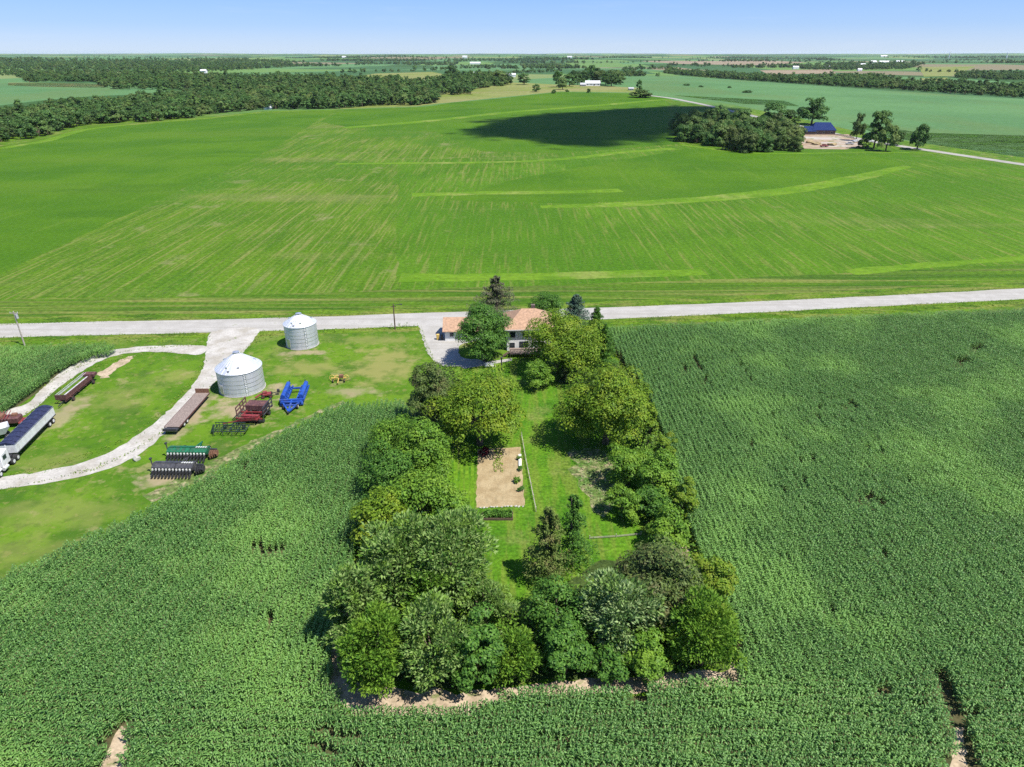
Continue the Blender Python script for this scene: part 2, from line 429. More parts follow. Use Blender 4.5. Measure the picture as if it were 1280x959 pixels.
drape('field', wpoly([(498, 200), (640, 196), (850, 182), (940, 194), (1080, 193), (1180, 196), (1280, 211), (1500, 244), (1800, 290)] + shift(ROAD_T, -4)[8:14][::-1] + [(600, 385), (500, 388), (496, 300)], .5, 6), M_stub2, 2)
drape('field', wpoly(shift(ROAD_T, -30)[1:13] + shift(ROAD_T, -6)[1:13][::-1], .4, 4), M_head, 4)
for P, w in (([(515, 244), (600, 241), (700, 241), (776, 238)], 8), ([(676, 259), (780, 256), (900, 248), (1000, 237), (1060, 225), (1135, 208)], lambda t: 6 + 6 * math.sin(PI * t)),
             ([(500, 347), (640, 346), (760, 344), (880, 340)], 7), ([(420, 205), (520, 204), (640, 203), (720, 198), (780, 190), (845, 186)], lambda t: 5 + 4 * t),
             ([(1060, 340), (1150, 332), (1290, 322)], 5), ([(850, 181), (940, 193), (1010, 192), (1080, 190), (1170, 192)], 4), ([(430, 160), (520, 153), (640, 140), (760, 131), (838, 124)], 14),
             ([(0, 186), (60, 176), (105, 162), (160, 156), (240, 150), (330, 140), (420, 138)], 9)):
    drape('grass_strip', strip(P, w, .45), M_water, 5)
drape('meadow', wpoly([(410, 137), (520, 133), (545, 130), (620, 122.5), (700, 114.5), (800, 116), (800, 110), (740, 107), (700, 106), (640, 103), (560, 116), (520, 125)], .5, 8), M_hay, 2)
drape('field', wpoly([(560, 129), (620, 123.5), (700, 115), (805, 117), (838, 124), (760, 127), (640, 133), (560, 139), (470, 150), (440, 146), (520, 136)], .5, 8), M_soy, 4)
# far fields
for nm, P, m in (('field', [(820, 119), (900, 128), (1000, 148), (1100, 171), (1180, 183), (1280, 197), (1500, 228), (1700, 240), (1700, 150), (1500, 136), (1280, 124), (1100, 113), (960, 103), (850, 95), (780, 94), (795, 106)], M_blue),
                 ('field', [(1060, 152), (1150, 166), (1300, 170), (1600, 200), (1600, 242), (1280, 197), (1180, 183), (1100, 170)], M_dkfar),
                 ('field', [(840, 119), (980, 126), (1000, 133), (930, 130)], M_dkfar),
                 ('field', [(-300, 110), (0, 104), (130, 104), (205, 111), (210, 117), (120, 120), (50, 126), (0, 132), (-300, 165)], M_blue),
                 ('field', [(10, 103.5), (100, 104), (138, 106), (130, 110), (60, 109), (10, 107)], M_hay),
                 ('field', [(265, 94), (340, 90), (400, 92), (380, 96), (300, 97)], M_blue),
                 ('field', [(430, 98), (470, 92), (540, 90), (560, 94), (520, 101), (450, 104)], M_hay),
                 ('field', [(470, 117), (520, 110), (530, 108), (525, 112), (480, 119)], M_tan),
                 ('field', [(800, 77), (960, 76), (1010, 78), (960, 82), (850, 80)], M_tan),
                 ('field', [(950, 88), (1040, 87), (1045, 92), (960, 93)], M_tan),
                 ('field', [(1150, 84), (1220, 83), (1190, 95), (1155, 96)], M_hay), ('field', [(1150, 98), (1185, 97), (1180, 104), (1155, 105)], M_hay),
                 ('field', [(640, 100), (700, 97), (780, 96), (790, 104), (700, 104)], M_blue),
                 ('field', [(540, 82), (640, 80), (700, 84), (620, 89), (560, 88)], M_blue)):
    drape(nm, wpoly(P, 0, 0, 12), m, 2)
# main road, verges and lanes
drape('verge', wpoly(shift(ROAD_T, -8) + [(x, y + (9 if x > 740 else 6)) for x, y in ROAD_B], .35, 2.5, 20), M_verge, 5)
drape('road', wpoly(ROAD_T + ROAD_B, .10, 2.5, 20), M_gravel, 6)
drape('farm_lane', wpoly(soft([(262, 412), (330, 408), (316, 426), (305, 441), (290, 456), (270, 477), (250, 497), (226, 521), (198, 550), (168, 574), (120, 592), (60, 604), (0, 612), (-120, 622), (-120, 604), (0, 597), (60, 589), (110, 577), (145, 562), (180, 539), (206, 518), (230, 495), (250, 470), (256, 452), (258, 432)]), .13, .8), M_lane, 7)
drape('farm_lane', wpoly(soft([(268, 431), (200, 432), (165, 434), (130, 439), (100, 452), (75, 465), (52, 486), (36, 505), (10, 512), (-10, 520), (0, 532), (30, 520), (48, 508), (62, 494), (88, 474), (112, 458), (135, 447), (165, 440), (215, 440), (250, 446)]), .13, .8), M_lane, 8)
drape('driveway', wpoly(soft([(523, 404), (564, 401), (562, 415), (600, 417), (603, 424), (575, 430), (572, 440), (578, 449), (606, 450), (604, 455), (560, 459), (546, 456), (533, 440), (528, 424), (524, 411)]), .13, .8), M_gravel, 7)
# corn ground
CORN_A = [(-330, 850), (-150, 775), (0, 717), (60, 689), (130, 658), (200, 623), (260, 591), (300, 566), (350, 538), (400, 516), (430, 504), (503, 500), (514, 512), (498, 545), (470, 565), (460, 605), (452, 645), (438, 700), (420, 760), (413, 800), (415, 858), (438, 879), (590, 882), (640, 861), (780, 855), (922, 846), (927, 800), (903, 735), (880, 700), (866, 655), (846, 600), (832, 540), (806, 480), (776, 440), (753, 408), (900, 402), (1100, 393), (1280, 384), (1560, 370), (1700, 600), (1700, 1180), (-330, 1180)]
CORN_B = [(-260, 452), (0, 433), (128, 430), (150, 434), (98, 446), (70, 460), (40, 484), (10, 504), (-30, 524), (-260, 600)]
WA, WB = [tuple(at(*p, 1.9)[:2]) for p in dens(CORN_A, 30)], [tuple(at(*p, 1.6)[:2]) for p in dens(CORN_B, 30)]
GAPS = [wpoly(P, 0) for P in ([(112, 990), (148, 904), (164, 910), (156, 990)], [(1180, 1000), (1190, 905), (1170, 866), (1160, 852), (1180, 850), (1212, 905), (1216, 1000)],
        [(838, 411), (862, 448), (898, 505), (930, 560), (933, 560), (901, 505), (865, 448), (841, 411)], [(905, 440), (935, 480), (975, 545), (1000, 590), (1003, 590), (978, 545), (938, 480), (908, 440)], [(255, 856), (298, 849), (300, 854), (262, 861)], [(1090, 862), (1098, 862), (1104, 884), (1097, 884)], [(1144, 498), (1156, 496), (1158, 503), (1146, 503)],
        [(1186, 456), (1200, 452), (1212, 460), (1200, 466)], [(1210, 440), (1226, 438), (1228, 444), (1212, 446)], [(1062, 866), (1070, 868), (1072, 880), (1064, 878)], [(560, 890), (620, 884), (600, 896)], [(770, 880), (800, 877), (796, 890)])]
drape('corn_soil', WA, M_soil, 3); drape('corn_soil', WB, M_soil, 3)
drape('bare_path', wpoly([(110, 985), (140, 925), (152, 908), (164, 912), (150, 985)], .12, .6), M_bare, 4)
drape('bare_path', wpoly([(1184, 1000), (1192, 910), (1206, 910), (1210, 1000)], .1, .6), M_bare, 4)
# yard surfaces
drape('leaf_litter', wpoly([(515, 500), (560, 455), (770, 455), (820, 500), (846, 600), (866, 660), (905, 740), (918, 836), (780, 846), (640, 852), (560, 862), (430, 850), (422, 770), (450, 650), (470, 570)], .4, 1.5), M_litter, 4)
drape('lawn', wpoly([(560, 458), (600, 452), (690, 450), (700, 480), (780, 490), (796, 560), (796, 600), (812, 690), (740, 705), (700, 735), (660, 770), (615, 765), (575, 690), (560, 610), (556, 560), (600, 500)], .35, 1.2), M_lawn, 5)
drape('weeds', wpoly([(712, 560), (750, 560), (775, 575), (780, 620), (755, 645), (735, 630), (720, 600)], .6, 1.2), M_weeds, 6)
M_stripe = ground_mat('mowing_stripe', ((.075, .165, .008), (.10, .19, .012), .3), [], grain=(1.5, .35), bump=(2, .3))
for x in (563, 570, 577, 584, 591): drape('mown_stripe', strip([(x, 560), (x - .5, 600), (x - 1, 646)], .55, .06), M_stripe, 6)
drape('garden_soil', wpoly([(597, 562), (651, 559), (656, 632), (595, 635)], .08, .7), M_garden, 6)
drape('bare_soil', wpoly([(414, 800), (436, 800), (440, 846), (470, 862), (600, 866), (600, 897), (440, 898), (408, 866), (408, 800)], .35, .8), M_bare, 5)
drape('bare_soil', wpoly([(596, 862), (700, 852), (780, 846), (900, 838), (914, 828), (930, 834), (926, 858), (780, 868), (640, 874), (600, 890)], .25, .8), M_bare, 6)
drape('bare_soil', wpoly([(846, 680), (862, 684), (866, 698), (852, 696)], .2, .8), M_bare, 6)
drape('bare_soil', wpoly([(120, 468), (150, 450), (172, 442), (160, 452), (130, 474)], .35, .8), M_bare, 6)
drape('dirt_edge', wpoly([(180, 620), (260, 578), (330, 545), (400, 513), (428, 502), (432, 504), (400, 518), (350, 541), (300, 569), (260, 594), (190, 630)], .25, 1), M_weeds, 4)
drape('patio', wpoly([(575, 458), (612, 452), (640, 448), (640, 451), (612, 456), (580, 461)], 0), M_gravel, 8)
drape('farmyard', wpoly([(1000, 173), (1010, 167), (1060, 168), (1075, 176), (1080, 183), (1055, 187), (1005, 186)], .5, 3), ground_mat('construction_dirt', ((.25, .185, .125), (.33, .255, .18), .12), [((.36, .34, .31), (.3, 1, 1), .08, .5, .62, .8), ((.10, .14, .03), (1, 1, 1), .12, .56, .64, .8)], grain=(.5, .15), bump=None), 8)
drape('side_road', strip([(806, 119), (840, 123), (880, 131), (940, 145), (1000, 158), (1060, 171), (1100, 179), (1180, 191), (1280, 206), (1500, 238), (1800, 285)], 7.5), M_road2, 8)

# ------------------------------------------------------------------ corn (one stand, nobody could count it)
L_corn = leaf_mat('corn_leaf', (.052, .140, .026), (.205, .375, .098), (.195, .365, .078), trans=.3, rough=.5, nscale=.05, spec=.3)
L_tassel = leaf_mat('corn_tassel', (.22, .18, .08), (.34, .28, .13), trans=.2)
def corn_patch(seed, n=8, gap=.2):
    rg = np.random.default_rng(seed); V, F = [], []
    for k in range(n):
        x0 = (k - n / 2 + .5) * gap + rg.normal(0, .02); y0 = rg.normal(0, .03); hgt = rg.uniform(1.75, 2.2)
        az = rg.uniform(0, PI)
        b = len(V); V += [(x0 - .015, y0, 0), (x0 + .015, y0, 0), (x0 + .01, y0, hgt), (x0 - .01, y0, hgt)]; F.append((b, b + 1, b + 2, b + 3))
        nl = 9
        for i in range(nl):
            t = i / (nl - 1); z = hgt * (.30 + .66 * t); a = az + PI * i + rg.normal(0, .45)
            ln = (.56 - .2 * abs(t - .45)) * rg.uniform(.8, 1.15); w = .060 * rg.uniform(.85, 1.2)
            d = np.array([math.cos(a), math.sin(a)]); p = np.array([-d[1], d[0]])
            prof = [(0, 0, .5), (.32, .26 + .12 * t, 1), (.70, .26 + .2 * t, .9), (1, -.04 + .25 * t, .08)]
            b = len(V)
            for r, dz, ww in prof:
                c = np.array([x0, y0]) + d * r * ln * .8
                zz = z + dz * ln * .9
                V.append((*(c + p * w * ww), zz)); V.append((*(c - p * w * ww), zz + .02))
            for q in range(3): F.append((b + 2 * q, b + 2 * q + 1, b + 2 * q + 3, b + 2 * q + 2))
    nleaf = len(F)
    if seed % 2:
        for k in range(0, n, 2):
            x0 = (k - n / 2 + .5) * gap; hh = 2.1
            for q in range(3):
                a = q * 2.1 + seed; b = len(V); dx, dy = math.cos(a) * .09, math.sin(a) * .09
                V += [(x0 - .012, 0, hh - .1), (x0 + .012, 0, hh - .1), (x0 + dx + .012, dy, hh + .16), (x0 + dx - .012, dy, hh + .16)]; F.append((b, b + 1, b + 2, b + 3))
    me = np_mesh('corn_plant', V, F); me.materials.append(L_corn); me.materials.append(L_tassel)
    for i in range(nleaf, len(me.polygons)): me.polygons[i].material_index = 1
    return me

def scatter_group(name, coll, extra_scale=True):
    ng = bpy.data.node_groups.new(name, 'GeometryNodeTree')
    ng.interface.new_socket('Geometry', in_out='INPUT', socket_type='NodeSocketGeometry')
    ng.interface.new_socket('Geometry', in_out='OUTPUT', socket_type='NodeSocketGeometry')
    n = ng.nodes.new; L = ng.links.new
    gi, go = n('NodeGroupInput'), n('NodeGroupOutput')
    ci = n('GeometryNodeCollectionInfo'); ci.inputs['Collection'].default_value = coll
    ci.inputs['Separate Children'].default_value = True; ci.inputs['Reset Children'].default_value = True
    ip = n('GeometryNodeInstanceOnPoints'); ip.inputs['Pick Instance'].default_value = True
    def attr(nm, t):
        a = n('GeometryNodeInputNamedAttribute'); a.data_type = t; a.inputs['Name'].default_value = nm
        return [o for o in a.outputs if o.enabled and o.name == 'Attribute'][0]
    L(gi.outputs[0], ip.inputs['Points']); L(ci.outputs[0], ip.inputs['Instance'])
    L(attr('pick', 'INT'), ip.inputs['Instance Index']); L(attr('turn', 'FLOAT_VECTOR'), ip.inputs['Rotation']); L(attr('size', 'FLOAT_VECTOR'), ip.inputs['Scale'])
    L(ip.outputs[0], go.inputs[0])
    return ng

def scatter(name, pts, rot, size, pick, meshes, label=None):
    coll = bpy.data.collections.new(name + '_source')
    for i, me in enumerate(meshes):
        coll.objects.link(bpy.data.objects.new('%s_%s' % (name, chr(97 + i)), me))
    me = bpy.data.meshes.new(name); me.vertices.add(len(pts)); me.vertices.foreach_set('co', np.asarray(pts, np.float32).ravel())
    for nm, t, v in (('pick', 'INT', pick), ('turn', 'FLOAT_VECTOR', rot), ('size', 'FLOAT_VECTOR', size)):
        a = me.attributes.new(nm, t, 'POINT')
        if t == 'INT': a.data.foreach_set('value', np.asarray(v, np.int32))
        else: a.data.foreach_set('vector', np.asarray(v, np.float32).ravel())
    o = link(name, me)
    md = o.modifiers.new('Scatter', 'NODES'); md.node_group = scatter_group(name, coll)
    return tag(o, label, None, None, 'stuff')

def np_inside(X, Y, P):
    c = np.zeros(X.shape, bool); j = len(P) - 1
    for i in range(len(P)):
        xi, yi, xj, yj = P[i][0], P[i][1], P[j][0], P[j][1]
        if yi != yj: c ^= ((yi > Y) != (yj > Y)) & (X < (xj - xi) * (Y - yi) / (yj - yi) + xi)
        j = i
    return c

YARD_FRONT = at(660, 866).y
def road_line_y(x):   # near edge of the road
    a, b = at(120, 419), at(1100, 383)
    return a.y + (x - a.x) * (b.y - a.y) / (b.x - a.x)
def corn_points(W, headland):
    seg = 1.6; P, Rr = [], []
    x0, x1 = min(p[0] for p in W), max(p[0] for p in W); y0, y1 = min(p[1] for p in W), max(p[1] for p in W)
    # rows running away from the camera
    X, Y = np.meshgrid(np.arange(x0, x1, .76), np.arange(y0, y1, seg), indexing='ij')
    Y = Y + (np.arange(X.shape[0]) % 7 * .23)[:, None]; X, Y = X.ravel(), Y.ravel()
    ok = np_inside(X, Y, W)
    if headland: ok &= (Y > YARD_FRONT - .3) & (Y < road_line_y(X) - 12.5)
    P.append(np.c_[X, Y]); k1 = ok
    sets = [(X[ok], Y[ok], PI / 2)]
    if headland:
        X, Y = np.meshgrid(np.arange(x0, x1, seg), np.arange(y0, YARD_FRONT - .3, .76), indexing='ij')
        X = X + (np.arange(X.shape[1]) % 7 * .23)[None]; X, Y = X.ravel(), Y.ravel(); ok = np_inside(X, Y, W); sets.append((X[ok], Y[ok], 0))
        a, b = at(120, 419), at(1100, 383); s = (b.y - a.y) / (b.x - a.x)
        X, D = np.meshgrid(np.arange(x0, x1, seg), np.arange(-12.3, 0, .76), indexing='ij'); X, D = X.ravel(), D.ravel(); Y = road_line_y(X) + D
        ok = np_inside(X, Y, W); sets.append((X[ok], Y[ok], math.atan(s)))
    return sets
pts, rots, sizes, picks = [], [], [], []
for W, hd in ((WA, True), (WB, False)):
    for X, Y, rz in corn_points(W, hd):
        keep = RNG.random(len(X)) > .004
        keep &= (Y > 22) & (np.abs(X) < 175)
        for gi, g in enumerate(GAPS): keep &= ~(np_inside(X, Y, g) & ((RNG.random(len(X)) < .45) | (gi not in (2, 3))))
        # thin, stunted patches
        f = np.sin(X * .11 + 1.3 * np.sin(Y * .07)) * np.sin(Y * .13 + 1.1 * np.sin(X * .05)) ; keep &= ~((f > .975) & (RNG.random(len(X)) < .4))
        X, Y, f = X[keep], Y[keep], f[keep]; n = len(X)
        pts.append(np.c_[X + RNG.normal(0, .03, n), Y + RNG.normal(0, .03, n), np.zeros(n)])
        rots.append(np.c_[np.zeros(n), np.zeros(n), rz + PI * RNG.integers(0, 2, n)])
        zs = 1.0 + .07 * np.sin(X * .05 + Y * .03) + RNG.normal(0, .06, n) - .15 * np.clip((f - .8) * 5, 0, 1)
        sizes.append(np.c_[np.ones(n), RNG.uniform(.78, 1.0, n), zs]); picks.append(RNG.integers(0, 10, n))
scatter('corn', np.concatenate(pts), np.concatenate(rots), np.concatenate(sizes), np.concatenate(picks), [corn_patch(100 + i) for i in range(10)], 'dense green corn standing round the farmyard and the tree lined garden')

# ------------------------------------------------------------------ trees
B_bark = paint('bark', (.115, .085, .06), rough=.9, var=.35, scale=4)
LM = dict(
    walnut=leaf_mat('yellow_green_leaf', (.074, .152, .012), (.200, .315, .026), (.245, .31, .028), trans=.35, nscale=.45),
    green=leaf_mat('mid_green_leaf', (.062, .152, .016), (.170, .315, .036), (.195, .32, .032), trans=.34, nscale=.4),
    dark=leaf_mat('dark_green_leaf', (.040, .116, .018), (.118, .245, .036), None, trans=.32, nscale=.4),
    silver=leaf_mat('silver_green_leaf', (.062, .155, .022), (.265, .375, .115), (.185, .315, .045), nscale=.6, trans=.3, rough=.5, spec=.15),
    pale=leaf_mat('pale_green_leaf', (.075, .165, .035), (.31, .41, .17), (.18, .30, .055), nscale=.6, trans=.28, rough=.5, spec=.15),
    plum=leaf_mat('dull_plum_leaf', (.055, .095, .024), (.145, .205, .052), (.135, .125, .050), nscale=.6),
    pine=leaf_mat('grey_brown_needle', (.070, .085, .046), (.170, .175, .10), (.135, .122, .08), nscale=.8, trans=.15, rough=.7),
    spruce=leaf_mat('blue_spruce_needle', (.045, .090, .055), (.115, .185, .130), None, trans=.12, rough=.7),
    cedar=leaf_mat('brown_green_needle', (.065, .110, .022), (.160, .225, .050), (.18, .165, .065), nscale=.7, trans=.25, rough=.7),
    lime=leaf_mat('lime_leaf', (.085, .175, .014), (.21, .31, .030), (.24, .30, .035), trans=.36, nscale=.6),
    wood=leaf_mat('wood_leaf', (.046, .108, .028), (.100, .185, .046), (.115, .185, .042), trans=.3, nscale=.03, tree_var=.32),
    wood2=leaf_mat('wood_leaf_olive', (.062, .115, .028), (.125, .190, .050), (.140, .185, .052), trans=.3, nscale=.03, tree_var=.32),
    woodd=leaf_mat('wood_leaf_dark', (.034, .090, .024), (.094, .180, .040), None, trans=.3, nscale=.06, tree_var=.25))

def rdirs(n, rg):
    v = rg.normal(size=(n, 3)); return v / np.linalg.norm(v, axis=1)[:, None]
def unit(v): return v / np.maximum(np.linalg.norm(v, axis=1), 1e-6)[:, None]

def cards(P, T, N, Ls, Ws, fold=.18):
    """Folded diamond leaf sprays at P, along T, facing N."""
    S = unit(np.cross(N, T)); T = unit(T); Nn = unit(np.cross(T, S))
    a = P - T * (Ls * .5)[:, None]; c = P + T * (Ls * .5)[:, None]; up = Nn * (Ws * fold)[:, None]
    b = P + S * (Ws * .5)[:, None] + up - T * (Ls * .08)[:, None]; d = P - S * (Ws * .5)[:, None] + up - T * (Ls * .08)[:, None]
    V = np.stack([a, b, c, d], 1).reshape(-1, 3)
    return V, np.arange(len(V)).reshape(-1, 4)

def crown_broad(rg, r, c, zc, leaf, spiky=False, cover=1.7, gaps=.12, lobes=None):
    K = lobes or int(min(80, 24 + 2.6 * r * c)); ph = rg.uniform(0, 6.28, 4)
    D = rdirs(K * 3, rg); D = D[D[:, 2] > -.80][:K]
    th = np.arctan2(D[:, 1], D[:, 0]); wob = 1 + .13 * np.sin(2 * th + ph[0]) + .10 * np.sin(3 * th + ph[1] + 2 * D[:, 2])
    rr = rg.uniform(.50, .86, len(D)) * wob
    low = np.where(D[:, 2] < 0, 1.0 - .22 * D[:, 2], 1.0)
    Cn = np.c_[D[:, 0] * r * rr * low, D[:, 1] * r * rr * low, zc + D[:, 2] * c * rr]
    rc = rg.uniform(.17, .36, len(D)) * min(r, c * 1.1)
    area = 4 * PI * r * c; w = leaf * (.38 if spiky else .62); n = int(cover * area / (.5 * leaf * w))
    pk = rg.choice(len(D), n, p=rc ** 2 / np.sum(rc ** 2))
    d = rdirs(n, rg); d[:, 2] = np.where(d[:, 2] < -.25, -d[:, 2], d[:, 2])
    rad = rc[pk] * (1 - .45 * rg.random(n) ** 2.4)
    sq = np.array([1.08, 1.08, .78])
    P = Cn[pk] + d * rad[:, None] * sq
    out = P - np.array([0, 0, zc]); out = unit(out / np.array([r, r, c]))
    # twig tips that break the outline
    k = int(n * .07); P[:k] += out[:k] * rg.uniform(.1, .5, k)[:, None] * leaf * 2.2
    keep = P[:, 2] > .15
    P, d, out, pk = P[keep], d[keep], out[keep], pk[keep]; n = len(P)
    Nn = unit(d * .9 + out * .25 + rg.normal(0, .34, (n, 3)) + np.array([0, 0, .45]))
    T = (d * .8 + out * .5 + np.array([0, 0, .25]) + rg.normal(0, .45, (n, 3))) if spiky else rg.normal(size=(n, 3))
    T = unit(T - (0 if spiky else 1) * np.sum(T * Nn, 1)[:, None] * Nn)
    L = leaf * rg.uniform(.65, 1.3, n)
    V, F = cards(P, T, Nn, L, L * (.38 if spiky else .62) * rg.uniform(.8, 1.2, n))
    return V, F, Cn

def crown_conifer(rg, r, h, z0, leaf, open_=0.0, cover=2.2, irregular=.15):
    n = int(cover * PI * r * math.hypot(r, h) * 1.9 / (.5 * leaf * leaf * .5)); levels = max(8, int(h / .5))
    t = rg.random(n) ** .8 * .97; li = (t * levels).astype(int); lv = (li + .5 * rg.random(levels + 1)[li]) / (levels + .5)
    nb = 8; br = rg.integers(0, nb, n); tw = rg.uniform(0, 6.28, levels + 1)[li]
    blen = np.clip(1 + irregular * 1.6 * rg.normal(size=(levels + 1, nb)), .45, 1.5)[li, br]
    Rl = r * np.minimum(1, (1 - lv) * 1.15 + .03) ** .9 * np.minimum(1, .72 + lv * 2) + .1
    a = tw + br * 2 * PI / nb + rg.normal(0, .17, n); u = 1 - rg.random(n) ** 1.4 * .85
    rad = Rl * u * blen; rise = rg.uniform(-.32, .1, (levels + 1, nb))[li, br]
    z = z0 + lv * h + rg.normal(0, .16, n) + rise * rad + .12 * rad * u
    P = np.c_[rad * np.cos(a), rad * np.sin(a), z]
    if open_:
        kb = (rg.random((levels + 1, nb)) > open_)[li, br]; P, a = P[kb], a[kb]
    n = len(P); out = np.c_[np.cos(a), np.sin(a), np.full(n, -.05)]
    Nn = unit(np.c_[np.cos(a) * .5, np.sin(a) * .5, np.ones(n)] + rg.normal(0, .5, (n, 3)))
    T = unit(out + rg.normal(0, .5, (n, 3))); L = leaf * rg.uniform(.7, 1.3, n)
    ok = P[:, 2] > .1
    V, F = cards(P[ok], T[ok], Nn[ok], L[ok], L[ok] * .45)
    return V, F, None

def trunk_mesh(name, zc, r0, Cn, rg, top=None, n=8):
    b = MB(); z = top if top else zc
    lean = rg.normal(0, .04, 2) * z
    b.bar((0, 0, -.15), (lean[0] * .5, lean[1] * .5, z * .5), r0 * 1.25, r0 * .85, n=n); b.bar((lean[0] * .5, lean[1] * .5, z * .5), (lean[0], lean[1], z), r0 * .85, r0 * .25, n=n)
    if Cn is not None:
        for i in rg.choice(len(Cn), min(7, len(Cn)), replace=False):
            s = rg.uniform(.3, .75)
            b.bar((lean[0] * s, lean[1] * s, z * s), tuple(Cn[i]), r0 * .42, r0 * .1, n=6)
    bmesh.ops.recalc_face_normals(b.bm, faces=b.bm.faces)
    me = bpy.data.meshes.new(name); b.bm.to_mesh(me); b.bm.free(); me.materials.append(B_bark); return me

def crown_from_box(x0, x1, y0, y1, clear):
    """Centre, radius and half height of a crown that fills a pixel box of the photograph."""
    xm, ym = (x0 + x1) / 2, (y0 + y1) / 2; zc = 4.0; r = 1; c = 1
    for _ in range(12):
        p = at(xm, ym, zc); s = mpp(p); r = (x1 - x0) / 2 * s
        dep = math.atan2(CAM_H - zc, p.y); v = (y1 - y0) / 2 * s / math.cos(math.atan((479.5 - ym) / FPX))
        q = v * v - (r * math.sin(dep)) ** 2
        c = math.sqrt(max(q, 0.0)) / math.cos(dep); c = min(max(c, .62 * r), 3.2 * r); zc = c * .97 + clear
    return at(xm, ym, zc), r, c, zc

def yard_tree(name, box, style, lm, label, cat='tree', group=None, clear=.5, leaf=.5, cover=1.7):
    p, r, c, zc = crown_from_box(*box, clear * .5)
    r *= 1.03 if style in ('broad', 'spiky') else (1.3 if lm == 'pine' else 1.14)
    rg = np.random.default_rng(abs(hash((box, 3))) % 100000)
    root = empty(name, (p.x, p.y, 0), rg.uniform(-.4, .4), label, cat, group)
    if style in ('broad', 'spiky'):
        V, F, Cn = crown_broad(rg, r, c, zc, leaf, style == 'spiky', cover)
        link('trunk', trunk_mesh('trunk', zc, .055 * r + .06, Cn, rg), root)
    else:
        V, F, Cn = crown_conifer(rg, r, c * 1.95, clear, leaf, .28 if style == 'open' else 0, cover, .3 if style == 'open' else .15)
        link('trunk', trunk_mesh('trunk', zc, .05 * r + .07, None, rg, top=c * 1.9), root)
    link('crown', np_mesh('crown', V, F), root, LM[lm])
    return root

